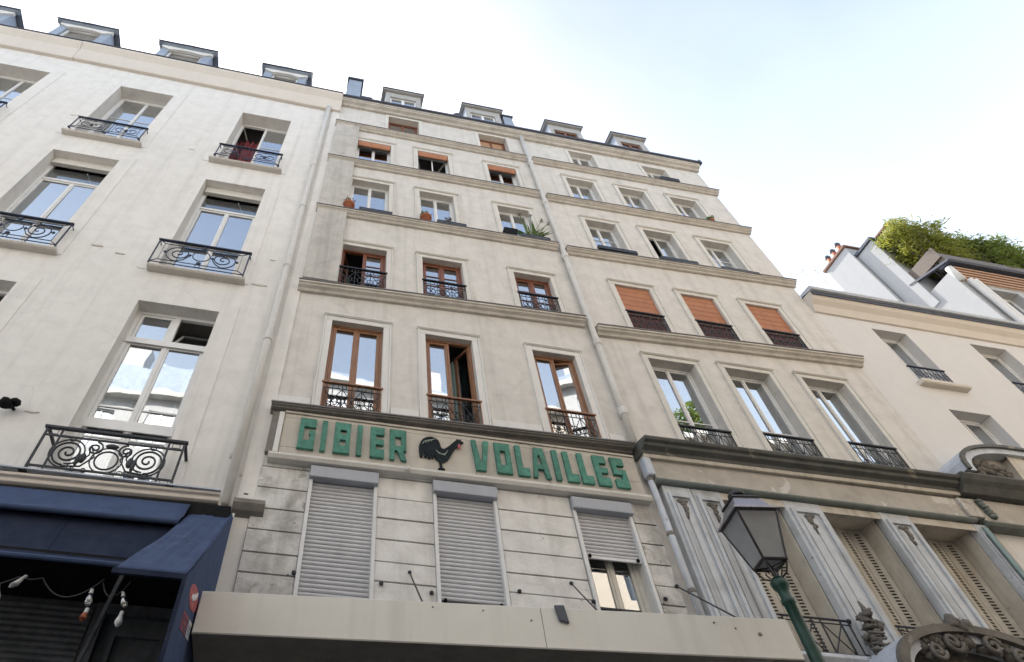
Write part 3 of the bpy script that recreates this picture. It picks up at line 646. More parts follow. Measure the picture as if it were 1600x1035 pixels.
# roof
MB().add([(WL, -.1, 23.1), (WR, -.1, 23.25), (WR, 2.4, 26.2), (WL, 2.4, 26.1), (WR, 10, 26.2), (WL, 10, 26.1)], [(0, 1, 2, 3), (3, 2, 4, 5)]).add([(WR, -.1, 23), (WR, 10, 23), (WR, 10, 26.2), (WR, 2.4, 26.2)], [(0, 1, 2, 3)]).add([(WL, 10, 23), (WR, 10, 23), (WR, 10, 26.2), (WL, 10, 26.1)], [(0, 1, 2, 3)]).build('roof', 'zinc', MBD)
def dormer_flat(x0, x1, y, zt, wx0, wx1, fm, cheek=True):
    d = MB(); zf = zt-.16
    wall(d, x0+.1, x1-.1, 23.2, zf, [(wx0, wx1, 23.5, zt-.58, .10)], y)
    d = d.build('dormer', 'dormer_front', MBD)
    pieces(MB().add([(x0+.1, y, 23.2), (x0+.1, 2.2, 23.2), (x0+.1, 2.2, zf), (x0+.1, y, zf)], [(0, 3, 2, 1)]).add([(x1-.1, y, 23.2), (x1-.1, 2.2, 23.2), (x1-.1, 2.2, zf), (x1-.1, y, zf)], [(0, 1, 2, 3)]), 'cheek', 'zinc', d)
    MB().prof([(y-.10, zf), (y-.10, zf+.07), (2.2, zf+.35), (2.2, zf+.2)], x0, x1).build('dormer_soffit', 'dormer_front', d)
    MB().prof([(y-.13, zf+.072), (y-.13, zf+.13), (2.2, zf+.42), (2.2, zf+.352)], x0-.03, x1+.03).build('dormer_roof', 'zinc_dark', d)
    f = MB().ring(wx0, wx1, 23.5, zt-.58, .06, y+.06, y+.12); xm = (wx0+wx1)/2; f.box(xm-.05, xm+.05, y+.055, y+.12, 23.56, zt-.64)
    f.build('window_frame', fm, d)
    for a, b in ((wx0+.06, xm-.05), (xm+.05, wx1-.06)): MB().box(a, b, y+.085, y+.092, 23.56, zt-.64).build('pane', 'glass', d)
    MB().box(wx0-.1, wx1+.1, y+.2, y+1.2, 23.4, zt-.4).build('room', 'room', d)
dormer_flat(.70, 2.2, .16, 25.80, .97, 1.93, 'white_frame'); dormer_flat(3.70, 5.24, .16, 25.80, 3.98, 4.92, 'white_frame')
dormer_flat(6.93, 8.42, .16, 25.70, 7.20, 8.12, 'red_wood'); dormer_flat(9.62, 11.05, .16, 25.80, 9.88, 10.70, 'red_wood')
hz = MB().hexa([(5.28, .2, 23.2), (5.72, .2, 23.2), (5.78, 2, 23.2), (5.28, 2, 23.2), (5.28, .2, 25.55), (5.62, .2, 25.55), (5.65, 2, 25.8), (5.28, 2, 25.8)]).build('roof_hatch', 'zinc', MBD)
MB().box(5.24, 5.68, .15, 2, 25.56, 25.63).build('hatch_cap', 'zinc_dark', hz)
ch = MB().hexa([(-.66, .16, 23.0), (-.10, .16, 23.0), (-.10, 1.2, 23.0), (-.66, 1.2, 23.0), (-.60, .16, 26.2), (-.12, .16, 26.2), (-.12, 1.2, 26.2), (-.60, 1.2, 26.2)]).build('chimney_casing', 'zinc', MBD)
pieces(MB().box(-.66, -.06, .1, 1.25, 26.22, 26.34).box(-.055, .34, .22, 1.2, 24.8, 24.9), 'casing_cap', 'zinc_dark', ch)
MB().box(-.095, .26, .25, 1.1, 23.0, 24.79).build('casing_step', 'surround', ch)
MB().lathe([(.05, 0), (.05, .5), (.22, .55), (.25, .68), (.15, .82), (.02, .86)], (3.42, .2, 23.6), 14).build('vent_cowl', 'zinc_dark', MBD, True)
MB().tube([(-.72, -.1, 23.2), (-.72, -.1, 23.75)], .05).build('vent_stub', 'zinc_dark', MBD)

# A floor: tall brown windows
wn = window(MBD, *mo['A1'][:4], .11, 'brown_wood', fr=.05, stile=.06, bot=.30); surround(wn, *mo['A1'][:4], .12, .018, 'surround_white')
rail_lattice(wn, C1[0], C1[1], 9.27, 9.98, -.02, 'brown_wood')
wn = window(MBD, *mo['A2'][:4], .11, 'brown_wood', fr=.05, stile=.06, bot=.30, open_={1: radians(-62)}); surround(wn, *mo['A2'][:4], .12, .018, 'surround_white')
curtain(wn, C2[1]-.33, C2[1]-.02, 9.3, 11.5, .5, 'curtain_teal', 5, .04); rail_lattice(wn, C2[0], C2[1], 9.27, 10.0, -.02, 'brown_wood')
wn = window(MBD, *mo['A3'][:4], .11, 'brown_wood', fr=.05, stile=.06, bot=.30, open_={1: radians(-16)}); surround(wn, *mo['A3'][:4], .12, .018, 'surround_white')
rail_lattice(wn, C3[0], C3[1], 9.30, 10.06, -.02, 'brown_wood')
# B floor
for k, c, op in (('B1', C1, {0: radians(70)}), ('B2', C2, None), ('B3', C3, None)):
    wn = window(MBD, *mo[k][:4], .12, 'red_wood', fr=.05, stile=.065, bars=(.5, .72), open_=op, net=(.8, 'curtain_white') if not op else None)
    surround(wn, *mo[k][:4], .11, .03); rail_lattice(wn, c[0], c[1], 12.80 if k == 'B1' else (12.86 if k == 'B2' else 12.92), 13.50 if k != 'B3' else 13.6, -.03)
    if k == 'B1': curtain(wn, c[0]+.06, c[0]+.25, 12.8, 14.2, .7, 'curtain_green', 3)
# C floor: white windows
for k in ('C1', 'C2', 'C3'):
    wn = window(MBD, *mo[k][:4], .16, fr=.035, stile=.04, net={'C1': None, 'C2': (.45, 'curtain_white'), 'C3': (.9, 'curtain_teal')}[k]); surround(wn, *mo[k][:4], .11, .03)
# D floor: white windows, orange blinds partly down
for k in ('D1', 'D2', 'D3'):
    wn = window(MBD, *mo[k][:4], .15, fr=.035, stile=.04, open_={0: radians(65), 1: radians(-65)} if k == 'D2' else None); surround(wn, *mo[k][:4], .11, .03)
    a, b, c, d, e = mo[k]
    MB().prof([(.02, d), (-.015, d-.02), (-.03, d-.10), (.0, d-.27), (.03, d-.28), (.06, d-.1), (.06, d)], a+.02, b-.02).build('rolled_blind', 'orange', wn)
# E floor: small attic-storey windows
for k in ('E1', 'E2', 'E3', 'E4'):
    wn = window(MBD, *mo[k][:4], .18, 'red_wood' if k in ('E1', 'E2') else 'white_frame', fr=.05, net=None); surround(wn, *mo[k][:4], .12, .025, lip=False)
    if k == 'E2': MB().box(mo[k][0], mo[k][1], .20, .25, 22.25, 22.72).build('wood_blind', 'slat_orange', wn)
# right half
for k, tilt in (('RA1', 0), ('RA2', 0), ('RA3', 0)):
    a, b, c, d, e = mo[k]
    wn = window(MBD, a, b, c, d, .20, fr=.045, bars=(.42,), net={'RA1': None, 'RA2': (.4, 'curtain_white'), 'RA3': (.95, 'curtain_white')}[k]); surround(wn, a, b, c, d, .10, .03)
    rail_lattice(wn, a+.02, b-.02, 9.40 if k == 'RA1' else 9.44, {'RA1': 10.10, 'RA2': 10.19, 'RA3': 10.27}[k], -.02, 'iron', 4)
for k in ('RB1', 'RB2', 'RB3'):
    a, b, c, d, e = mo[k]; dz = {'RB1': 0, 'RB2': .05, 'RB3': .12}[k]
    wn = window(MBD, a, b, c, d, .13, 'red_wood', nosash=True); surround(wn, a, b, c, d, .11, .03)
    bl = MB(); bl.box(a+.01, b-.01, .03, .05, 13.5+dz, d-.01)
    bl.build('orange_blind', 'orange', wn)
    for q in range(1, 6): MB().box(a+.012, b-.012, .024, .0295, 13.5+dz+q*.19, 13.5+dz+q*.19+.008).build('blind_seam', 'orange', wn)
    MB().box(a+.01, b-.01, .06, .08, c, 13.49+dz).build('screen', 'maroon', wn)
    rail_lattice(wn, a, b, 12.98+dz, 13.57+dz, -.02, 'iron', 5)
for k in ('RC1', 'RC2', 'RC3'):
    wn = window(MBD, *mo[k][:4], .19, fr=.035, stile=.04, bars=(.35, .62) if k != 'RC2' else (), open_={0: radians(55)} if k == 'RC2' else None); surround(wn, *mo[k][:4], .11, .03)
    MB().box(mo[k][0]-.08, mo[k][1]+.08, -.18, -.10, 16.0, 16.14).build('sill_tray', 'iron', wn)
for k in ('RD1', 'RD2', 'RD3'):
    wn = window(MBD, *mo[k][:4], .18, fr=.035, stile=.04, net={'RD1': (.95, 'curtain_white'), 'RD2': None, 'RD3': (.5, 'curtain_white')}[k]); surround(wn, *mo[k][:4], .11, .03)
# central rain pipe
pp = MB().tube([(5.51, -.10, z) for z in (22.95, 20, 17, 14, 11, 9.35)], .062, 10).build('downpipe', 'pipe', MBD, True)
for z in (20.75, 18.1, 15.3, 12.0, 10.05): MB().lathe([(.063, 0), (.085, .03), (.085, .16), (.063, .2)], (5.51, -.10, z), 12).build('pipe_collar', 'pipe', pp)
# first-floor stonework: each course of each pier
def stones(x0, x1, joints, mat, x_split=None):
    for i in range(len(joints)-1):
        z1, z0 = joints[i], joints[i+1]
        cuts = [x0, x1]
        if x_split: cuts = [x0, x_split[i % len(x_split)], x1]
        for a, b in zip(cuts, cuts[1:]):
            j = random.uniform(-.006, .006)
            MB().box(a+.007, b-.007, -.035+j, .02, z0+.009, z1-.009).build('stone', mat, MBD, bevel=.008)
J = [8.45, 8.12, 7.76, 7.42, 7.09, 6.76, 6.48, 6.15, 5.82, 5.5, 5.2]
pieces(MB().box(WL+.002, .088, -.012, .001, 5.2, 8.4).box(1.002, 1.918, -.012, .001, 5.2, 8.4).box(2.812, 4.098, -.012, .001, 5.2, 8.4).box(4.982, 5.42, -.012, .001, 5.2, 8.4), 'mortar_bed', 'mortar', MBD)
stones(WL, .05, [z-.05 for z in J], 'stone_dirty'); stones(1.04, 1.88, J, 'stone'); stones(2.86, 4.05, [z+.03 for z in J], 'stone'); stones(5.04, 5.42, [z+.06 for z in J], 'stone_dirty')
MB().prof([(.0, 7.42), (-.16, 7.40), (-.16, 7.34), (-.10, 7.26), (0, 7.2)], -.92, -.5).build('corbel', 'grime', MBD)
for x, z in ((.02, 6.45), (1.14, 6.42), (1.80, 6.36), (3.0, 6.5), (4.03, 6.46), (5.12, 6.6), (3.28, 8.22)):
    MB().lathe([(.0, -.0), (.026, .0), (.03, .03), (.01, .045)], (x, -.06, z), 8).build('wall_anchor', 'iron', MBD)
# roller shutters
slat = MB().prof([(.012, 0), (-.004, .006), (-.014, .022), (-.014, .038), (-.004, .054), (.012, .06)], 0, 1).mesh('slat', 'alu')
for k, top, bot in (('S1', 7.92, 6.0), ('S2', 7.92, 6.33), ('S3', 7.94, 7.18)):
    a, b, c, d, e = ent[k]
    sh = MB().prof([(.10, 8.135), (-.10, 8.135), (-.13, 8.11), (-.13, 7.92), (.10, 7.92)], a-.06, b+.06).build('roller_shutter', 'alu_box', MBD, bevel=.012)
    for x in (a-.055, b+.002): MB().box(x, x+.053, -.06, .10, 5.5, 7.92).build('guide_rail', 'white_metal', sh, bevel=.006)
    n = int((top-bot)/.061)
    for i in range(n):
        s = obj('slat', slat, sh, (a, .02, top-.061*(i+1))); s.scale = (b-a, 1, 1)
    MB().box(a, b, .0, .03, top-.061*n-.045, top-.061*n-.004).build('bottom_bar', 'white_metal' if k == 'S3' else 'iron', sh)
    for x in (a+.06, b-.06): MB().blob((x, -.02, top-.061*n-.02), (.025, .03, .03), 8).build('stop_knob', 'black', sh)
    wn = window(MBD, a, b, c, d, .15, 'cream_frame', 'glass', fr=.07, stile=.055)
    if k == 'S3': rail_small(wn, a+.02, b-.3, 6.1, 6.42, -.02, 'iron')
# ------------------------------------------------------------------ SIGN with green letters and a black rooster
SG = thing('shop_sign', 'long stone shop sign with green letters and a black rooster', 'sign', (2.4, -.1, 8.15))
MB().box(-.47, 5.36, -.115, -.03, 8.27, 9.06).build('panel', 'sign_panel', SG, bevel=.01)
MB().prof([(-.03, 8.13), (-.16, 8.14), (-.19, 8.19), (-.19, 8.22), (-.14, 8.265), (-.03, 8.268)], -.60, 5.40, 0, .04).build('bottom_moulding', 'surround', SG, bevel=.006)
MB().box(-.555, -.475, -.145, -.03, 8.27, 9.06).build('end_moulding', 'surround_white', SG, bevel=.01)
MB().box(-.66, -.56, -.12, -.02, 8.27, 9.06).build('end_return', 'grime', SG)
MB().box(-.47, 5.36, -.135, -.03, 9.062, 9.10).build('top_fillet', 'sign_panel', SG)
for x, z in ((3.77, 8.66),): MB().box(x-.004, x+.004, -.1165, -.10, 8.28, 9.05).build('panel_joint', 'mortar', SG)
for z, a, b in ((8.98, -.47, 3.7), (8.40, -.46, -.2), (8.56, 5.05, 5.34)): MB().box(a, b, -.1163, -.10, z-.004, z+.004).build('panel_crack', 'mortar', SG)
MB().lathe([(.02, 0), (.045, .02), (.05, .06), (.02, .09)], (1.47, -.2, 8.15), 10).build('sign_lamp_stub', 'surround', SG)
R_ = lambda a, b, c, d: [(a, c), (b, c), (b, d), (a, d)]
LT = {'G': ([(0,0),(1,0),(1,.60),(.62,.60),(.62,.52),(.74,.44),(.66,.27),(.30,.27),(.30,.72),(1,.72),(1,1),(0,1)], []),
 'I': (R_(0, 1, 0, 1), []),
 'B': ([(0,0),(1,0),(1,.44),(.92,.5),(1,.56),(1,1),(0,1)], [R_(.36, .74, .25, .43), R_(.36, .74, .62, .76)]),
 'E': ([(0,0),(1,0),(1,.27),(.40,.27),(.40,.42),(.97,.42),(.97,.6),(.40,.6),(.40,.75),(1,.75),(1,1),(0,1)], []),
 'R': ([(0,0),(.28,0),(.28,.30),(.46,.30),(.72,0),(1.02,0),(.82,.30),(1,.30),(1,1),(0,1)], [R_(.32, .70, .46, .76)]),
 'V': ([(.16,0),(.70,0),(1,1),(.72,1),(.54,.28),(.42,.28),(.24,1),(0,1)], []),
 'O': (R_(0, 1, 0, 1), [R_(.32, .68, .27, .74)]),
 'L': ([(0,0),(1,0),(1,.25),(.44,.25),(.44,1),(0,1)], []),
 'A': ([(0,0),(.24,0),(.30,.28),(.66,.28),(.76,0),(1,0),(.80,1),(.28,1)], [[(.36,.44),(.62,.44),(.56,.75),(.43,.75)]]),
 'S': ([(0,0),(1,0),(1,.60),(.36,.60),(.36,.74),(1,.74),(1,1),(0,1),(0,.42),(.62,.42),(.62,.27),(0,.27)], [])}
for ch_, x0, x1 in (('G', -.212, .034), ('I', .132, .207), ('B', .33, .574), ('I', .682, .757), ('E', .892, 1.104), ('R', 1.198, 1.452), ('V', 2.52, 2.80), ('O', 2.90, 3.147), ('L', 3.245, 3.435), ('A', 3.49, 3.775), ('I', 3.872, 3.955), ('L', 4.06, 4.25), ('L', 4.308, 4.50), ('E', 4.575, 4.79), ('S', 4.883, 5.10)):
    o_, h_ = LT[ch_]; z0, z1 = 8.372, 8.962
    f = lambda p: (x0+(x1-x0)*p[0], z0+(z1-z0)*p[1])
    MB().poly([f(p) for p in o_], -.165, -.118, [[f(p) for p in h] for h in h_]).build('letter', 'green_letter', SG, bevel=.004)
rp = [(1.677,8.51),(1.663,8.62),(1.665,8.74),(1.69,8.82),(1.73,8.88),(1.79,8.925),(1.86,8.945),(1.93,8.925),(1.975,8.89),(1.998,8.83),(2.008,8.76),(2.03,8.725),(2.06,8.722),(2.11,8.76),(2.16,8.81),(2.22,8.88),(2.27,8.935),(2.285,8.965),(2.30,8.945),(2.322,8.968),(2.335,8.945),(2.36,8.96),(2.352,8.93),(2.372,8.92),(2.395,8.905),(2.362,8.89),(2.345,8.84),(2.30,8.82),(2.25,8.765),(2.20,8.68),(2.16,8.59),(2.12,8.52),(2.06,8.465),(2.022,8.45),(2.015,8.40),(2.02,8.345),(2.06,8.325),(2.06,8.315),(1.955,8.315),(1.955,8.325),(1.988,8.345),(1.986,8.40),(1.975,8.46),(1.93,8.50),(1.905,8.55),(1.895,8.60),(1.885,8.52),(1.868,8.50),(1.858,8.60),(1.84,8.50),(1.80,8.50),(1.805,8.62),(1.775,8.505),(1.74,8.52),(1.755,8.65),(1.715,8.52),(1.70,8.50)]
rp = [(x, 8.31+(z-8.315)*.985) for x, z in rp]
ro = MB().poly(rp, -.15, -.118).build('rooster', 'rooster', SG, bevel=.006)
tl = MB()
for i in range(4):
    tl.tube([(1.715+i*.045, -.153, 8.76+i*.022), (1.745+i*.045, -.156, 8.81+i*.02), (1.795+i*.045, -.153, 8.84+i*.015)], .007, 5)
for i in range(3): tl.tube([(1.93+i*.03, -.153, 8.66-i*.03), (1.98+i*.04, -.157, 8.60-i*.01), (2.08+i*.02, -.153, 8.58+i*.05)], .006, 5)
tl.build('feather', 'rooster_mark', ro)
MB().blob((2.315, -.15, 8.795), (.028, .014, .055), 8).build('wattle', 'red', ro)

# ------------------------------------------------------------------ CARVED SHOPFRONT at the right
SF = thing('carved_shopfront', 'weathered grey carved shopfront with pilasters and dark green cornice', 'shopfront', (8.8, -.2, 5.6))
MB().prof([(.0, 9.40), (-.44, 9.345), (-.455, 9.315), (-.43, 9.275), (-.37, 9.255), (-.355, 9.205), (-.26, 9.165), (-.24, 9.11), (.0, 9.11)], 5.45, 11.62, -.02, .04, dx0=-.12).build('cornice', 'grime_green', SF, bevel=.008)
MB().prof([(.0, 9.11), (-.2395, 9.106), (-.225, 9.045), (.0, 9.045)], 5.5, 11.62, -.02, .04).build('cornice_bed', 'wood_warm', SF)
MB().box(5.62, 11.5, -.16, .0, 8.64, 9.04).build('frieze', 'frieze', SF)
MB().prof([(.0, 8.54), (-.19, 8.545), (-.235, 8.575), (-.235, 8.605), (-.19, 8.635), (.0, 8.637)], 5.58, 11.55).build('roll_moulding', 'roll_green', SF, True)
MB().box(5.46, 5.60, -.24, -.05, 8.66, 9.02).build('end_block', 'lead', SF, bevel=.03)
MB().lathe([(.052, 0), (.052, 2.9)], (5.53, -.12, 5.72), 10).build('corner_colonnette', 'wood_grey', SF, True)
for z in (8.6, 7.6, 6.7): MB().lathe([(.053, 0), (.062, .02), (.062, .05), (.053, .07)], (5.53, -.12, z), 10).build('colonnette_ring', 'grime', SF)
def pilaster(x0, x1, boards, carve=True, z0=5.75, mat='wood_grey'):
    p = MB().box(x0, x1, -.14, .0, z0, 8.538).build('pilaster', mat, SF, bevel=.008)
    wdt = x1-x0
    MB().box(x0+wdt*.10, x0+wdt*.20, -.175, -.141, z0, 8.40).box(x1-wdt*.2, x1-wdt*.1, -.175, -.141, z0, 8.40).box(x0+wdt*.2, x1-wdt*.2, -.175, -.141, 8.32, 8.40).build('raised_moulding', mat, p, bevel=.008)
    for i in range(boards): 
        a = x0+wdt*(.26+.5*i/boards); MB().box(a, a+wdt*.4/boards, -.155, -.141, z0, 8.22).build('flute', mat, p, bevel=.006)
    if carve:
        c = MB(); cx = (x0+x1)/2
        for i in range(6): c.blob((cx+random.uniform(-.03, .03), -.150, 8.25-i*.055), (.075*(1-i*.14), .03, .045), 8, .3)
        for s in (-1, 1): c.tube(spiral(cx+s*.05, 8.25, .045, 1.3, 0, -.155, s, 14, .01), .011, 5)
        c.build('carved_drop', 'carved', p, True)
    return p
pilaster(5.68, 6.18, 2, True); pilaster(6.19, 6.70, 2, True)
pilaster(7.83, 8.52, 2); pilaster(9.63, 10.22, 2); pilaster(11.48, 11.74, 0, False)
MB().box(11.56, 11.66, -.20, -.176, 5.75, 8.45).build('teal_channel', 'teal_strip', SF)
for a, b in ((6.705, 7.825), (8.525, 9.625), (10.225, 11.475)):
    MB().box(a, b, -.12, .44, 8.46, 8.537).build('soffit', 'wood_warm', SF)
    MB().box(a, b, -.135, -.121, 8.40, 8.53).build('head_fillet', 'wood_warm', SF)
    for x in (a, b-.03): MB().box(x, x+.03, .002, .44, 5.75, 8.455).build('reveal', 'wood_warm', SF)
    w4 = (b-a-.08)/4
    for i in range(4):
        x = a+.04+i*w4; ya, yb = (.30, .36) if i % 2 == 0 else (.36, .30)
        P = lambda u, z, o=0.: (x+w4*u, ya+(yb-ya)*u+o, z)
        lf = MB().add([P(.02, 5.8), P(.98, 5.8), P(.98, 8.45), P(.02, 8.45), P(.02, 5.8, .02), P(.98, 5.8, .02), P(.98, 8.45, .02), P(.02, 8.45, .02)], [(0, 1, 2, 3), (7, 6, 5, 4), (0, 4, 5, 1), (1, 5, 6, 2), (2, 6, 7, 3), (3, 7, 4, 0)]).build('folding_shutter', 'persienne', SF)
        s = MB()
        for k in range(48):
            z = 5.86+k*.053
            s.add([P(.36, z, -.003), P(.66, z, -.003), P(.66, z+.026, -.003), P(.36, z+.026, -.003)], [(0, 1, 2, 3)])
        tag(s.build('louvre_slot', 'slot', lf), kind='stuff')
        fl = MB()
        for k in range(48):
            z = 5.86+k*.053; fl.add([P(.34, z+.028, -.004), P(.68, z+.028, -.004), P(.68, z+.018, -.018), P(.34, z+.018, -.018)], [(0, 1, 2, 3)])
        tag(fl.build('louvre_lip', 'persienne', lf), kind='stuff')
    r = MB(); y = -.16; zt = 6.50; xa, xb = a+.02, b-.02
    r.tube([(xa, y, zt), (xb, y, zt)], .016); r.tube([(xa, y, zt-.06), (xb, y, zt-.06)], .009); r.tube([(xa, y, 6.02), (xb, y, 6.02)], .014)
    for x in (xa+.03, xa+.16, (xa+xb)/2-.07, (xa+xb)/2+.07, xb-.16, xb-.03): r.tube([(x, y, 5.98), (x, y, zt)], .011)
    for p, q in ((xa+.16, (xa+xb)/2-.07), ((xa+xb)/2+.07, xb-.16)): r.tube([(p, y, 6.02), (q, y, zt-.06)], .009); r.tube([(q, y, 6.02), (p, y, zt-.06)], .009)
    r.blob((xb, y, zt), (.035, .035, .035), 8); r.blob((xb, y, 6.02), (.035, .035, .035), 8)
    r.build('guard_rail', 'iron', SF)
MB().prof([(.0, 5.98), (-.30, 5.96), (-.33, 5.90), (-.28, 5.82), (-.2, 5.74), (.0, 5.72)], 5.5, 12.2).build('base_cornice', 'wood_grey', SF, bevel=.01)
# arched pediment over the far bay, and the far bay itself
def arch_pts(cx, z0, hw, rise, n=20, p=.75): return [(cx-hw*cos(pi*i/n), z0+rise*(sin(pi*i/n)**p)) for i in range(n+1)]
FB = MB().prof([(.0, 9.46), (-.50, 9.42), (-.54, 9.36), (-.48, 9.28), (-.40, 9.22), (-.30, 9.10), (.0, 9.08)], 11.63, 15.4).build('far_cornice', 'grime_green', SF, bevel=.008)
outer = arch_pts(13.35, 9.47, 1.55, .74); inner = arch_pts(13.35, 9.47, 1.33, .56)
MB().poly(outer+inner[::-1], -.52, .0).build('pediment_arch', 'lead', SF)
mid_ = arch_pts(13.35, 9.47, 1.47, .68)
MB().poly(outer[:]+mid_[::-1], -.57, -.521).build('pediment_rim', 'grime_green', SF)
MB().poly(inner, -.30, -.02).build('tympanum', 'frieze', SF)
cv = MB()
for s in (-1, 1):
    cv = MB()
    for i in range(22): cv.blob((13.35+s*random.uniform(.35, 1.15), -.36, 9.52+random.uniform(.0, .30)), (random.uniform(.05, .13), .09, random.uniform(.04, .09)), 8, .3)
    cv.build('tympanum_carving', 'carved', SF, True)
MB().poly([(13.1, 9.5), (13.6, 9.5), (13.5, 10.0), (13.2, 10.0)], -.45, -.302).build('tympanum_shield', 'wood_warm', SF, bevel=.03)
MB().box(11.78, 15.2, -.18, .0, 8.62, 9.07).build('far_frieze', 'frieze', SF)
MB().prof([(.0, 8.50), (-.2, 8.51), (-.24, 8.55), (-.2, 8.60), (.0, 8.61)], 11.76, 15.2).build('far_roll', 'roll_green', SF)
MB().box(11.49, 11.80, -.22, -.02, 8.645, 9.035).build('far_end_block', 'frieze', SF, bevel=.02)
br = MB()
for i in range(6): br.blob((11.93+i*.012, -.21, 9.0-i*.06), (.07, .06, .05), 8, .3)
br.build('far_bracket', 'roll_green', SF, True)
# door hood with carved crest
DH = thing('door_hood', 'arched lead-topped door hood with dark carved crest below the grey pilasters', 'door hood', (8.9, -.4, 5.6))
o1 = arch_pts(8.72, 5.45, 1.30, .74, 24, .8); i1 = arch_pts(8.72, 5.45, 1.08, .54, 24, .8)
MB().poly(o1+i1[::-1], -.85, -.2).build('hood_shell', 'lead', DH)
m1 = arch_pts(8.72, 5.45, 1.18, .64, 24, .8)
MB().poly(o1+m1[::-1], -.93, -.851).build('hood_rim', 'carved', DH)
MB().poly(i1, -.6, -.25).build('hood_back', 'carved', DH)
cv = MB()
for i in range(46):
    u = random.uniform(-.75, .75); cv.blob((8.72+u, -.80, 5.78+.24*(1-u*u)+random.uniform(-.1, .14)), (random.uniform(.04, .1), .09, random.uniform(.04, .09)), 8, .3)
for s in (-1, 1): cv.tube(spiral(8.72+s*.3, 5.95, .13, 1.5, 0, -.9, s, 20, .02), .03, 6); cv.tube(spiral(8.72+s*.62, 5.82, .11, 1.5, 0, -.9, s, 20, .02), .028, 6)
for i in range(8): cv.blob((8.72+random.uniform(-.16, .16), -.88, 6.12+random.uniform(0, .14)), (.08, .08, .08), 8, .3)
cv.build('crest_carving', 'carved', DH, True)
MB().box(8.25, 9.3, -.88, -.7, 5.45, 5.60).build('hood_panel', 'canopy', DH)
BK = MB()
for i in range(60):
    u = random.random(); BK.blob((7.78+.16*u+random.uniform(-.2, .2)*(1-.7*u), -.36+random.uniform(-.08, .08), 5.80+.72*u), (random.uniform(.03, .08), .06, random.uniform(.02, .06)), 7, .35)
for i in range(6): BK.tube([(7.62+.02*i, -.44, 5.85+i*.075), (7.8+.02*i, -.50, 5.82+i*.075), (7.98, -.42, 5.88+i*.075)], .016, 5)
BK.tube([(7.92, -.36, 6.45), (7.98, -.34, 6.62), (8.0, -.30, 6.74)], .05, 7, r1=.015)
BK.build('carved_bracket', 'carved', DH, True)

# ------------------------------------------------------------------ RIGHT BUILDING (low, pale)
RB = thing('apartment_building', 'low pale plastered building on the right with beige cornice', 'building', (17, 0, 0))
rops = [(13.57, 14.57, 12.6, 14.56, .34), (16.47, 17.57, 12.6, 14.6, .34), (19.3, 20.3, 12.6, 14.6, .34), (13.64, 14.71, 9.0, 11.77, .34), (16.5, 17.6, 9.0, 11.8, .34)]
m = MB(); wall(m, WR+.002, 21.9, 0, 15.4, rops); shell(m, WR+.002, 21.9, 0, 15.4, 10); m.build('wall', 'plaster_right', RB)
MB().prof([(.005, 14.82), (-.05, 14.83), (-.07, 14.90), (-.12, 15.05), (-.22, 15.16), (-.28, 15.30), (-.28, 15.38), (.005, 15.42)], WR+.01, 21.95, .04, .0).build('cornice', 'cornice', RB, bevel=.01)
MB().prof([(.0, 15.47), (-.285, 15.40), (-.36, 15.40), (-.39, 15.46), (-.36, 15.52), (.0, 15.56)], WR+.01, 21.95, .04, .0).build('gutter', 'lead', RB)
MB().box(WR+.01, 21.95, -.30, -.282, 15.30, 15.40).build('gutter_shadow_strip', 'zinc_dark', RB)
MB().add([(WR, -.1, 15.45), (21.9, -.1, 15.42), (21.9, 5, 17.5), (WR, 5, 17.5), (21.9, 10, 15.45), (WR, 10, 15.45)], [(0, 1, 2, 3), (3, 2, 4, 5)]).build('roof', 'zinc', RB)
for i, (a, b, c, d, e) in enumerate(rops):
    wn = window(RB, a, b, c, d, .26, fr=.06, open_={0: radians(28)} if i in (0, 1) else None, net=(.9, 'curtain_white'))
    if i < 3:
        sill(wn, a-.14, b+.12, c-.02, .16, .09, 'cornice')
        r = MB(); r.box(a, b, -.045, .0, 13.12, 13.15); r.tube([(a, -.02, 12.66), (b, -.02, 12.66)], .012)
        for k in range(9): x = a+.04+(b-a-.08)*k/8; r.tube([(x, -.02, 12.6), (x, -.02, 13.12)], .009, 5)
        for k in range(4): x = a+.16+(b-a-.3)*k/3; r.tube(circ(x, 12.9, .08, -.02, 10), .008, 5, True)
        r.build('railing', 'iron_blue', wn)

# ------------------------------------------------------------------ TALL BUILDING BEHIND, ON THE RIGHT
TB = thing('apartment_building', 'white gabled building with roof terrace rising behind the low pale building', 'building', (26, 3, 0))
m = MB(); wall(m, 22, 46, 0, 20.65, [(22.9, 24.3, 18.4, 20.45, .35), (25.4, 26.8, 18.4, 20.45, .35), (27.9, 29.3, 18.4, 20.45, .35)], 1.2); shell(m, 22, 46, 0, 20.65, 11, 1.2)
m.build('wall', 'plaster_gable', TB)
for x in (22.9, 25.4, 27.9):
    w_ = window(TB, x, x+1.4, 18.4, 20.45, .3, fr=.06); 
    for q in (w_, *w_.children): q.location.y += 0  # frame sits in the reveal below
    for q in (w_,): q.location = (0, 1.2, 0)
MB().box(22.0, 46, 1.2, 11, 20.652, 21.2).build('attic', 'plaster_gable', TB)
for i in range(5): MB().box(22.12, 46, 1.10-.03*i, 1.198, 20.68+i*.14, 20.76+i*.14).build('eaves_slat', 'slat_orange', TB)
MB().box(22.1, 46, 1.17, 1.199, 20.66, 21.38).build('eaves_board', 'surround', TB)
MB().lathe([(.12, 0), (.12, .72), (.06, .76)], (22.08, 1.12, 20.66), 12).build('eaves_corner', 'surround_white', TB, True)
MB().prof([(1.3, 21.5), (.86, 21.46), (.80, 21.52), (.86, 21.62), (1.3, 21.64)], 21.98, 46).build('gutter', 'zinc_dark', TB)
MB().prof([(.86, 21.28), (.86, 21.38), (2.4, 21.86), (2.4, 21.78)], 21.93, 22.05, .2, .2).build('verge', 'zinc_dark', TB)
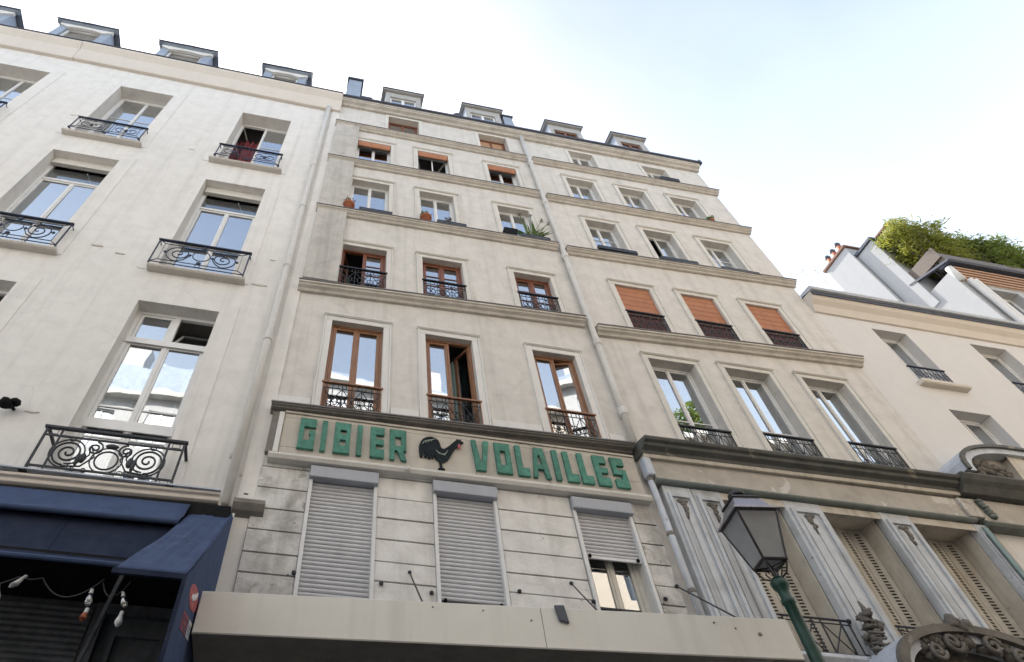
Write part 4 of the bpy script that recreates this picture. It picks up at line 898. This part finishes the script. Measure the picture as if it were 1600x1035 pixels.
MB().box(22.06, 46, .95, 1.15, 21.64, 22.15).build('terrace_planter', 'planter_wood', TB)
MB().box(22.0, 22.06, .95, 2.2, 21.9, 22.5).build('terrace_screen', 'planter_wood', TB)
pieces(MB().lathe([(.09, 0), (.09, 5.2)], (22.28, 1.05, 15.4), 10).lathe([(.09, 0), (.09, 5.2)], (22.5, 1.05, 15.4), 10), 'corner_pipe', 'surround_white', TB)
# chimney walls along the gable
def chimney(x0, x1, y0, y1, z0, z1, capm, cap=.10, mat='plaster_gable'):
    c = MB().box(x0, x1, y0, y1, z0, z1).build('chimney_stack', mat, TB, bevel=.02)
    MB().box(x0-.08, x1+.08, y0-.08, y1+.08, z1+.002, z1+cap).build('stack_cap', capm, c, bevel=.01); return c
chimney(21.95, 23.4, 2.12, 2.98, 20.6, 24.95, 'zinc_dark', .14)
c1 = chimney(21.80, 23.2, 3.0, 4.3, 20.6, 25.7, 'chim_red', .12)
MB().box(21.9, 30, 4.32, 8.5, 20.6, 24.4).build('rear_gable', 'plaster_gable', TB)
for i, (y, h) in enumerate(((3.25, .42), (3.6, .42), (3.95, .42))):
    MB().lathe([(.12, 0), (.10, h)], (22.0, y, 25.82), 10).build('chimney_pot', 'terracotta', c1, True)
    MB().lathe([(.04, 0), (.11, .04), (.13, .14), (.10, .24), (.03, .28)], (22.0, y, 26.2), 10).build('chimney_cowl', 'slate', c1, True)
chimney(23.5, 24.6, 1.85, 3.2, 20.6, 26.3, 'chim_red', .10)
MB().box(23.6, 24.5, 1.55, 1.83, 20.6, 26.0).build('rear_casing', 'zinc', TB)
# white unit at the far end of the terrace
MB().box(27.6, 34, 1.6, 4.0, 21.3, 24.2).build('terrace_room', 'plaster_gable', TB); MB().box(27.3, 34.2, 1.4, 4.1, 24.2, 24.36).build('terrace_room_roof', 'zinc', TB)

# bushes on the roof terrace
def bush(label, c, rad, mat, shoots, size):
    t = thing('terrace_bush', label, 'bush', (c[0], c[1], 21.7), 'bushes on the roof terrace')
    tr = MB(); lf = MB()
    for i in range(shoots):
        d = Vector((random.gauss(0, 1), random.gauss(0, 1), random.gauss(.15, .8))).normalized()*random.uniform(.55, 1.08)
        e = Vector((c[0]+d.x*rad[0], c[1]+d.y*rad[1], c[2]+d.z*rad[2]))
        b0 = Vector((c[0]+random.uniform(-.5, .5)*rad[0], c[1]+random.uniform(-.3, .3)*rad[1], 21.75))
        k = Vector((b0.x*.55+e.x*.45, b0.y*.55+e.y*.45, max(e.z, b0.z)+.25*rad[2]*random.uniform(-.2, 1)))
        pts = [b0*(1-u)**2+k*2*u*(1-u)+e*u*u for u in [q/7 for q in range(8)]]
        tr.tube(pts, .022, 4, r1=.004)
        for n in range(110):
            u = random.uniform(.30, 1.0)**.8; p = b0*(1-u)**2+k*2*u*(1-u)+e*u*u+Vector((random.gauss(0, .13), random.gauss(0, .13), random.gauss(-.04, .13)))
            tg = (e-k).normalized()*.7+Vector((random.gauss(0, .6), random.gauss(0, .6), random.gauss(-.25, .5))); tg.normalize()
            s2 = tg.cross(Vector((random.gauss(0, 1), random.gauss(0, 1), random.gauss(0, 1)))).normalized(); L = size*random.uniform(.6, 1.35); W = L*.17
            lf.add([p-tg*L*.5, p+s2*W*.5, p+tg*L*.5, p-s2*W*.5], [(0, 1, 2, 3)])
    tr.build('trunk', 'bark', t); lf.build('crown', mat, t)
bush('big yellow green bush on the roof terrace beside the chimneys', (23.3, 1.55, 24.0), (1.7, .85, 1.75), 'leaf', 130, .24)
bush('darker green bush on the roof terrace at the right edge', (25.9, 1.35, 23.5), (1.9, .75, 1.3), 'leaf_dark', 120, .24)
bp = thing('balcony_plant', 'small shrub at the upper window of the white gabled building', 'plant', (24.6, .9, 18.5))
lf = MB(); leafclump(lf, (24.6, .8, 18.75), (.6, .3, .5), 700, .2); lf.build('foliage', 'leaf_dark', bp)
MB().box(24.0, 25.2, .7, 1.15, 18.2, 18.5).build('planter', 'surround_white', bp)
# aerials
for i, (x, y, z0, z1, lab) in enumerate(((22, 5.2, 24.4, 27.3, 'tall television aerial on the white gable left of the chimneys'), (22, 4.75, 24.4, 26.6, 'short television aerial on the white gable nearest the chimneys'))):
    an = thing('television_aerial', lab, 'aerial', (x, y, z0))
    MB().tube([(x, y, z0), (x, y, z1)], .022, 6).build('mast', 'silver', an)
    a = MB(); a.tube([(x, y-.3, z1-.1), (x, y+.3, z1-.1)], .012, 5)
    for k in range(5): a.tube([(x-.2, y-.28+k*.14, z1-.1), (x+.2, y-.28+k*.14, z1-.1)], .008, 4)
    a.build('antenna_bar', 'silver', an)

# ------------------------------------------------------------------ BEIGE SHOP CANOPY
CN = thing('shop_canopy', 'plain beige box canopy above the shop under the roller shutters', 'canopy', (2.2, -1.5, 5.1))
P0, P1 = Vector((-.855, -1.30)), Vector((5.22, -1.86))
def cp(t, back=0.): p = P0.lerp(P1, t); return (p.x+back*.0, p.y+back)
def fascia(t0, t1, z0, z1, th, y_off, mat, name):
    a, b = cp(t0, y_off), cp(t1, y_off)
    return MB().hexa([(a[0], a[1], z0), (b[0], b[1], z0), (b[0], b[1]+th, z0), (a[0], a[1]+th, z0), (a[0], a[1], z1), (b[0], b[1], z1), (b[0], b[1]+th, z1), (a[0], a[1]+th, z1)]).build(name, mat, CN, bevel=.006)
fascia(0, .5635, 5.085, 5.505, .03, 0, 'canopy', 'fascia_panel'); fascia(.5645, 1, 5.085, 5.505, .03, 0, 'canopy', 'fascia_panel')
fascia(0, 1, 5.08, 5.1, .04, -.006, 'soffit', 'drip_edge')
a, b = cp(0), cp(1)
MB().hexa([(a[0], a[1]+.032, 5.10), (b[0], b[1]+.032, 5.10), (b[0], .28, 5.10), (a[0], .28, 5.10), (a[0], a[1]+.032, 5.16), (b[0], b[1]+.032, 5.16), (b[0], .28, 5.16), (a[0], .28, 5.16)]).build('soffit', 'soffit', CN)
MB().hexa([(a[0], a[1]+.032, 5.40), (b[0], b[1]+.032, 5.40), (b[0], .0, 5.46), (a[0], .0, 5.46), (a[0], a[1]+.032, 5.44), (b[0], b[1]+.032, 5.44), (b[0], .0, 5.50), (a[0], .0, 5.50)]).build('canopy_deck', 'zinc', CN)
MB().box(b[0]-.03, b[0], b[1]+.032, .0, 5.16, 5.40).build('end_panel', 'canopy', CN); MB().box(a[0], a[0]+.03, a[1]+.032, .0, 5.16, 5.40).build('end_panel', 'canopy', CN)
for p, q in (((1.518, -.03, 6.64), (1.44, -1.28, 5.52)), ((3.78, -.03, 6.72), (3.40, -1.42, 5.52)), ((5.37, -.05, 6.83), (4.76, -1.77, 5.49))):
    MB().tube([p, q], .010, 6).blob(p, (.03, .03, .03), 8).build('stay_rod', 'iron', CN)
a = cp(.60, -.03); MB().hexa([(a[0]-.05, a[1], 5.36), (a[0]+.05, a[1]-.005, 5.34), (a[0]+.05, a[1]+.028, 5.34), (a[0]-.05, a[1]+.028, 5.36), (a[0]-.08, a[1], 5.52), (a[0]+.03, a[1], 5.53), (a[0]+.03, a[1]+.028, 5.53), (a[0]-.08, a[1]+.028, 5.52)]).build('cable_clip', 'slate', CN, bevel=.01)
for t, z, r in ((.865, 5.43, .014), (.90, 5.38, .01), (.94, 5.33, .022), (.38, 5.45, .01), (.545, 5.36, .012), (.465, 5.44, .01)):
    c = cp(t, -.003); MB().blob((c[0], c[1], z), (r, .006, r*.8), 8, .3).build('rust_spot', 'grime', CN)
MB().box(.6, 3.2, -.7, -.3, 5.02, 5.098).build('soffit_light_box', 'slate', CN); MB().box(3.9, 4.9, -1.3, -1.0, 5.02, 5.098).build('soffit_light_box', 'black', CN)

# ------------------------------------------------------------------ BLUE AWNING with its shop name
AW = thing('blue_awning', 'dark blue cloth shop awning under the left balcony', 'awning', (-2.5, -1, 4))
def cloth(x0, x1, p, q, name, mat, sag=.03, nx=40, ny=10, th=.012):      # p, q = (y,z) of the upper and lower hem at x0 and x1
    m = MB(); vs = []
    for a in range(nx+1):
        u = a/nx
        for b in range(ny+1):
            v = b/ny; y = (p[0][0]*(1-u)+p[1][0]*u)*(1-v)+(q[0][0]*(1-u)+q[1][0]*u)*v; z = (p[0][1]*(1-u)+p[1][1]*u)*(1-v)+(q[0][1]*(1-u)+q[1][1]*u)*v
            wv = sag*4*v*(1-v)*(.6+.4*sin(u*9.0+1))+(.010*sin(u*31+v*5)+.006*sin(u*57+v*11+2))*4*v*(1-v)
            xx = (x0[0]*(1-v)+x0[1]*v)*(1-u)+(x1[0]*(1-v)+x1[1]*v)*u
            vs.append((xx, y+wv*.6, z-wv))
    m.add(vs, [(a*(ny+1)+b, a*(ny+1)+b+1, (a+1)*(ny+1)+b+1, (a+1)*(ny+1)+b) for a in range(nx) for b in range(ny)])
    o = m.build(name, mat, AW, True); so_ = o.modifiers.new('thick', 'SOLIDIFY'); so_.thickness = th; return o
cloth((-9, -9), (-1.40, -1.40), ((-.40, 6.96), (-.40, 7.06)), ((-.80, 6.44), (-.80, 6.55)), 'upper_cloth', 'blue_cloth', .03, 80)
MB().tube([(-9, -.80, 6.43), (-1.40, -.80, 6.54)], .035, 8).build('hem_roll', 'blue_cloth', AW, True)
for i in range(6):
    x0 = -9+i*1.28; MB().hexa([(x0, -.92, 5.90), (x0+1.276, -.92, 5.905), (x0+1.276, -.90, 5.905), (x0, -.90, 5.90), (x0, -.70, 6.52), (x0+1.276, -.70, 6.53), (x0+1.276, -.68, 6.53), (x0, -.68, 6.52)]).build('drop_cloth', 'shade_hem_cloth', AW)  # shaded drop of the awning, its shade painted as darker cloth
MB().tube([(-9, -.97, 5.86), (-1.45, -.97, 5.865)], .03, 8).build('front_bar', 'blue_cloth', AW)
cloth((-1.38, -1.46), (-.875, -.885), ((-.22, 7.10), (-.22, 7.10)), ((-2.3, 5.14), (-2.3, 5.14)), 'end_slope', 'blue_cloth', .03, 16, 24)
MB().box(-1.48, -.88, -2.32, -2.28, 5.08, 5.125).build('slope_bar', 'shade_hem_cloth', AW)
sidep = MB().poly([(-.05, 7.15), (-.22, 7.075), (-2.29, 5.10), (-2.29, 3.2), (-.05, 3.2)], -.895, -.875, plane='yz').build('side_cloth', 'blue_cloth', AW)
MB().box(-.905, -.868, -.09, -.04, 3.2, 7.2).build('side_post', 'white_metal', AW)
MB().box(-.90, -.87, -2.34, -2.292, 3.2, 5.10).build('front_hem', 'shade_hem_cloth', AW)
# emblem on the side cloth: a red oval with a white scrawl, red and white lettering below
ov = [(-1.61+.30*cos(2*pi*i/24)-.29*sin(2*pi*i/24), 5.27+.17*cos(2*pi*i/24)+.025*sin(2*pi*i/24)) for i in range(24)]
ov = [(-1.61+(y_+1.61)*.8, 5.27+(z_-5.27)*.8) for y_, z_ in ov]
em = MB().poly(ov, -.874, -.871, plane='yz').build('red_emblem', 'red', sidep)
MB().tube([(-.8695, -1.61-.16+i*.024, 5.19+i*.013+.035*sin(i*1.7)) for i in range(14)], .010, 5).build('emblem_script', 'white_plastic', em)
def glyphs(y0, n, mat, name):                       # worn, unreadable characters
    for k in range(n):
        y_ = y0+k*.085; z_ = 4.86+(y_+1.9)*.28; q = MB()
        q.box(-.874, -.871, y_, y_+.018, z_, z_+.15)
        for h_ in random.sample((0., .065, .13), 2): q.box(-.874, -.8712, y_+.0185, y_+.06, z_+h_, z_+h_+.02)
        q.build(name, mat, sidep)
glyphs(-1.95, 5, 'red', 'red_character'); glyphs(-1.50, 3, 'white_plastic', 'white_character')
for x in (-3.35, -1.75): MB().hexa([(x-.02, -.95, 5.80), (x+.02, -.95, 5.80), (x+.02, -.91, 5.80), (x-.02, -.91, 5.80), (x-.55, .1, 4.1), (x-.52, .1, 4.1), (x-.52, .13, 4.1), (x-.55, .13, 4.1)]).build('folding_arm', 'dark_shop', AW)

# string of bulbs under the awning
ST = thing('string_light', 'string of clear bulbs hanging under the blue awning', 'string light', (-2.3, -.9, 5.4))
def cat(p, q, sag, n=12): return [(p[0]+(q[0]-p[0])*i/n, p[1]+(q[1]-p[1])*i/n, p[2]+(q[2]-p[2])*i/n-sag*4*(i/n)*(1-i/n)) for i in range(n+1)]
cab = MB(); Y = -.80
for p, q, s in (((-3.6, Y, 5.55), (-2.78, Y, 5.72), .10), ((-2.55, Y, 5.73), (-1.95, Y, 5.78), .20), ((-1.95, Y, 5.74), (-1.68, Y, 5.78), .16), ((-2.78, Y, 5.72), (-2.55, Y, 5.73), .02)): cab.tube(cat(p, q, s), .008, 5)
cab.build('cable', 'iron', ST)
def bulb(x, z, dx, L=.17, mat='bulb'):
    b = MB().lathe([(.022, 0), (.026, -.05), (.03, -.06)], (0, 0, 0), 10); g = MB().lathe([(.028, -.06), (.035, -.09), (.048, -.13), (.045, -L), (.022, -L-.035), (.002, -L-.045)], (0, 0, 0), 12)
    for q, n, m in ((b, 'bulb_cap', 'white_plastic'), (g, 'bulb', mat)):
        q.v = [(x+(vx+(-vz)*dx)*.82, Y+vy*.82, z+vz*.82) for vx, vy, vz in q.v]; q.build(n, m, ST, True)
bulb(-2.94, 5.62, .35, .17, 'white_plastic'); bulb(-2.72, 5.74, -.7, .13, 'white_plastic'); bulb(-2.03, 5.66, .06, .18); bulb(-1.72, 5.66, .4, .16); bulb(-2.0, 5.46, -.1, .12, 'terracotta'); bulb(-1.66, 5.46, .0, .15, 'white_plastic')

# wall lamp at the left edge
WLp = thing('wall_lamp', 'small black wall floodlight at the left edge', 'lamp', (-4.33, -.1, 8.5))
MB().blob((-4.36, -.16, 8.52), (.10, .10, .08), 10, .12).blob((-4.26, -.14, 8.58), (.07, .08, .06), 10, .12).build('lamp_head', 'black', WLp, True)
MB().tube([(-4.30, 0, 8.56), (-4.32, -.1, 8.55)], .025).build('bracket', 'black', WLp)

# ------------------------------------------------------------------ STREET LAMP
LX, LY = 4.665, -2.59
SL = thing('street_lamp', 'green cast iron street lamp with four-sided glass lantern', 'street lamp', (LX, LY, .13))
MB().lathe([(.20, .0), (.20, .25), (.16, .32), (.13, .9), (.10, 1.0), (.085, 1.1), (.065, 3.0), (.055, 5.0), (.052, 5.25), (.062, 5.26), (.062, 5.30), (.050, 5.31), (.052, 5.38), (.075, 5.42), (.085, 5.47), (.06, 5.50), (.04, 5.52)], (LX, LY, .0), 16).build('post', 'lamp_green', SL, True)
th = radians(-9)
def lp(u, v, z): return (LX+u*cos(th)-v*sin(th), LY+u*sin(th)+v*cos(th), z)
def sq(h, z): return [lp(-h, -h, z), lp(h, -h, z), lp(h, h, z), lp(-h, h, z)]
zb, zt = 5.66, 6.16; hb, ht = .115, .205
fr_ = MB(); B_, T_ = sq(hb, zb), sq(ht, zt)
for i in range(4):
    j = (i+1) % 4; fr_.tube([B_[i], T_[i]], .013, 6); fr_.tube([B_[i], B_[j]], .016, 6); fr_.tube([T_[i], T_[j]], .016, 6)
    fr_.tube([B_[i], lp(0, 0, zb-.03)], .008, 5)
fr_.build('lantern_frame', 'lamp_dark', SL)
for i in range(4):
    j = (i+1) % 4; q = [Vector(B_[i]), Vector(B_[j]), Vector(T_[j]), Vector(T_[i])]; n = (q[1]-q[0]).cross(q[3]-q[0]).normalized()*.005
    MB().hexa([*(tuple(p-n) for p in (q[0], q[1])), *(tuple(p+n) for p in (q[1], q[0])), *(tuple(p-n) for p in (q[3], q[2])), *(tuple(p+n) for p in (q[2], q[3]))]).build('glass_pane', 'lamp_glass', SL)
MB().hexa(sq(hb-.01, zb-.005)+sq(hb-.01, zb+.001)).build('bottom_pane', 'lamp_glass', SL)
rf = MB().hexa(sq(.24, zt+.005)+sq(.235, zt+.035)).hexa(sq(.205, zt+.036)+sq(.135, zt+.20)).build('lantern_roof', 'lamp_roof', SL, bevel=.006)
MB().hexa(sq(.15, zt+.201)+sq(.145, zt+.225)).build('roof_rim', 'lamp_dark', rf)
MB().hexa(sq(.195, zt-.07)+sq(.20, zt)).build('roof_skirt', 'lamp_dark', rf)
MB().lathe([(.05, 0), (.05, .06), (.09, .065), (.09, .09), (.07, .12), (.02, .14)], (LX, LY, zt+.226), 14).build('chimney_cap', 'lamp_dark', rf, True)
cr_ = MB()
for i in range(4):
    a = th+pi/4+i*pi/2; e = (cos(a), sin(a))
    cr_.tube([(LX+e[0]*.04, LY+e[1]*.04, 5.50), (LX+e[0]*.11, LY+e[1]*.11, 5.54), (LX+e[0]*.14, LY+e[1]*.14, 5.60), (LX+e[0]*.16, LY+e[1]*.16, 5.655)], .009, 5)
    cr_.tube([(LX+e[0]*r_, LY+e[1]*r_, z_) for r_, z_ in ((.05, 5.52), (.08, 5.58), (.06, 5.61), (.04, 5.58))], .007, 5)
cr_.tube([(LX, LY, 5.5), (LX, LY, 5.63)], .018, 6); cr_.build('cradle', 'lamp_dark', SL)
MB().lathe([(.03, 0), (.05, .03), (.05, .05), (.02, .06)], (LX, LY, zt-.16), 10).build('lamp_holder', 'white_plastic', SL, True)

# ------------------------------------------------------------------ POTS AND PLANTS on the ledges
def pot(name, label, c, r, h, mat, leaf, n, lh, square=False, size=.1, group=None):
    t = thing(name, label, 'plant pot', c, group)
    if square: MB().hexa([(c[0]-r*.85, c[1]-.09, c[2]), (c[0]+r*.85, c[1]-.09, c[2]), (c[0]+r*.85, c[1]+.09, c[2]), (c[0]-r*.85, c[1]+.09, c[2]), (c[0]-r, c[1]-.11, c[2]+h), (c[0]+r, c[1]-.11, c[2]+h), (c[0]+r, c[1]+.11, c[2]+h), (c[0]-r, c[1]+.11, c[2]+h)]).build('pot', mat, t, bevel=.01)
    else: MB().lathe([(r*.68, 0), (r*.95, h*.75), (r*1.06, h*.76), (r*1.08, h), (r*.92, h), (r*.85, h*.85)], c, 14).build('pot', mat, t, True)
    if leaf:
        l = MB(); leafclump(l, (c[0], c[1], c[2]+h+lh*.45), (r*1.1, .13, lh*.55), n, size); l.build('foliage', leaf, t)
        st_ = MB()
        for i in range(7): st_.tube([(c[0]+random.uniform(-.04, .04), c[1], c[2]+h*.8), (c[0]+random.uniform(-r, r), c[1]+random.uniform(-.08, .08), c[2]+h+lh*random.uniform(.6, 1))], .006, 4)
        st_.build('stem', 'bark', t)
    return t
pot('flower_pot', 'terracotta pot with dry twigs at the far left of its ledge', (.04, -.12, 15.84), .14, .24, 'terracotta', 'leaf_dry', 60, .28)
pot('flower_pot', 'terracotta pot with grassy plant on the middle window ledge', (1.98, -.12, 15.87), .14, .22, 'terracotta', 'leaf_pot', 110, .32)
pot('flower_pot', 'small dark pot with low plant right of a terracotta pot', (2.55, -.12, 15.88), .09, .15, 'slate', 'leaf_dry', 60, .14)
pot('window_box', 'black square planter beside the leggy green plant', (4.17, -.12, 15.90), .18, .24, 'black', None, 0, 0, True)
for (x0, x1, z, lab) in ((.30, 1.12, 15.85, 'long black trough on the ledge under the leftmost white window'), (2.25, 3.0, 15.88, 'long black trough on the ledge under the second white window'), (4.45, 5.2, 15.92, 'long black trough under the leggy green plant')):
    t = thing('window_trough', lab, 'planter', ((x0+x1)/2, -.14, z)); MB().ring(x0, x1, z, z+.10, .015, -.2, -.06).box(x0+.016, x1-.016, -.19, -.07, z+.02, z+.08).build('trough', 'slate', t)
lp_ = thing('leggy_plant', 'leggy green plant with round flower heads next to the rain pipe', 'plant', (4.75, -.12, 15.93))
l = MB()
for i in range(46):
    a = random.uniform(0, 2*pi); L = random.uniform(.35, .75); d = Vector((cos(a)*.7, sin(a)*.35, random.uniform(.4, 1.2))).normalized(); p = Vector((4.75+random.uniform(-.2, .2), -.12, 15.96)); s_ = d.cross(Vector((0, 0, 1))).normalized()*.022
    q1 = p+d*L*.55; q2 = p+d*L+Vector((0, 0, -.12*L)); l.add([p-s_*.6, p+s_*.6, q1+s_, q1-s_], [(0, 1, 2, 3)]); l.add([q1-s_, q1+s_, q2], [(0, 1, 2)])
l.build('foliage', 'leaf_pot', lp_)
st_ = MB(); hd = MB()
for x, z in ((4.55, 17.05), (4.86, 17.12), (5.15, 16.95), (5.32, 16.85)):
    st_.tube([(4.75, -.12, 15.96), ((4.75+x)/2-.03, -.14, (z+15.96)/2), (x, -.16, z)], .009, 5)
    hd = MB()
    for i in range(26):
        d = Vector((random.gauss(0, 1), random.gauss(0, 1), random.gauss(0, 1))).normalized(); hd.tube([(x, -.16, z), (x+d.x*.07, -.16+d.y*.07, z+d.z*.07)], .004, 3)
    hd.build('flower_head', 'leaf_dry', lp_)
st_.build('stem', 'leaf_pot', lp_)
pot('flower_pot', 'small pot with a sprig on the right end of an upper ledge', (10.95, -.10, 18.86), .09, .14, 'terracotta', 'leaf_pot', 60, .2)
t = thing('window_box', 'dark window box under the top right attic-storey window', 'planter', (10.45, -.14, 21.4)); MB().ring(10.1, 10.75, 21.36, 21.52, .02, -.22, -.06).box(10.12, 10.73, -.2, -.08, 21.37, 21.48).build('trough', 'slate', t)

# ------------------------------------------------------------------ ACROSS THE STREET (mirrored in the panes)
def facing(label, x0, x1, zc, zr, wm, n, y=-12.6, bush_=False):
    t = thing('facing_building', label, 'building', ((x0+x1)/2, y, 0)); m = MB()
    ops2 = []; wdt = (x1-x0)/n
    for r in range(3):
        for i in range(n):
            cx = x0+wdt*(i+.5); zt_ = zc-.9-r*3.1; ops2.append((cx-.55, cx+.55, zt_-2.0, zt_))
    xs = sorted({x0, x1, *[q for o in ops2 for q in o[:2]]}); wall(m, x0, x1, 0, zc, [(*o, -.2) for o in ops2], y)
    shell(m, x0, x1, 0, zc, y-9, y); m.build('wall', wm, t)
    MB().box(x0, x1, y-.002, y+.35, zc-.25, zc+.05).build('cornice', 'surround', t)
    MB().add([(x0, y+.1, zc), (x1, y+.1, zc), (x1, y-1.4, zr), (x0, y-1.4, zr), (x1, y-9, zr), (x0, y-9, zr)], [(0, 1, 2, 3), (3, 2, 4, 5)]).add([(x0, y, zc), (x0, y-1.4, zr), (x0, y-9, zr), (x0, y-9, zc)], [(0, 1, 2, 3)]).add([(x1, y, zc), (x1, y-1.4, zr), (x1, y-9, zr), (x1, y-9, zc)], [(0, 1, 2, 3)]).build('roof', 'zinc', t)
    fm = MB().ring(-.55, .55, 0, 2.0, .07, -.16, -.1).box(-.05, .05, -.16, -.1, .07, 1.93).mesh('facing_frame', 'white_frame')
    gm = MB().box(-.48, .48, -.15, -.14, .07, 1.93).mesh('facing_pane', 'glass'); bm_ = MB().box(-.6, .6, -.5, -.4, -.1, 2.1).mesh('facing_dark', 'room')
    for o in ops2:
        w_ = obj('window', fm, t, ((o[0]+o[1])/2, y, o[2]))
        for nm, me in (('pane', gm), ('room', bm_)):
            q = bpy.data.objects.new(nm, me); COL.objects.link(q); q.parent = w_
    for k in range(max(1, n//3)):
        cx = x0+(k+.5)*(x1-x0)/max(1, n//3); c = MB().box(cx-.8, cx+.8, y-2.6, y-1.7, zr-.5, zr+1.7).build('chimney', 'opp_white', t)
        for j in range(3): MB().lathe([(.12, 0), (.1, .45)], (cx-.5+j*.5, y-2.15, zr+1.7), 8).build('chimney_pot', 'terracotta', c)
    return t
facing('white building across the street mirrored in the left panes', -22, -5, 21.0, 24.2, 'opp_white', 7)
facing('pale building across the street mirrored in the brown framed panes', -4.9, 9, 23.2, 25.2, 'opp_white', 6)
facing('cream building across the street mirrored in the lower right panes', 9.1, 27, 22.8, 24.0, 'opp_wall', 7)
facing('tall cream building across the street mirrored at the far right', 27.1, 48, 22.0, 24.5, 'opp_wall', 8)
for i, (x, lab) in enumerate(((14.5, 'round bush on the roof across the street, nearest the pale building'), (20.5, 'round bush on the roof across the street, farthest along'))):
    t = thing('roof_bush', lab, 'bush', (x, -13.4, 24.0)); l = MB(); leafclump(l, (x, -13.4, 24.9), (1.6, .8, 1.1), 1200, .3); l.build('crown', 'leaf_dark', t)
    MB().tube([(x, -13.4, 23.4), (x, -13.4, 24.7)], .06).build('trunk', 'bark', t)
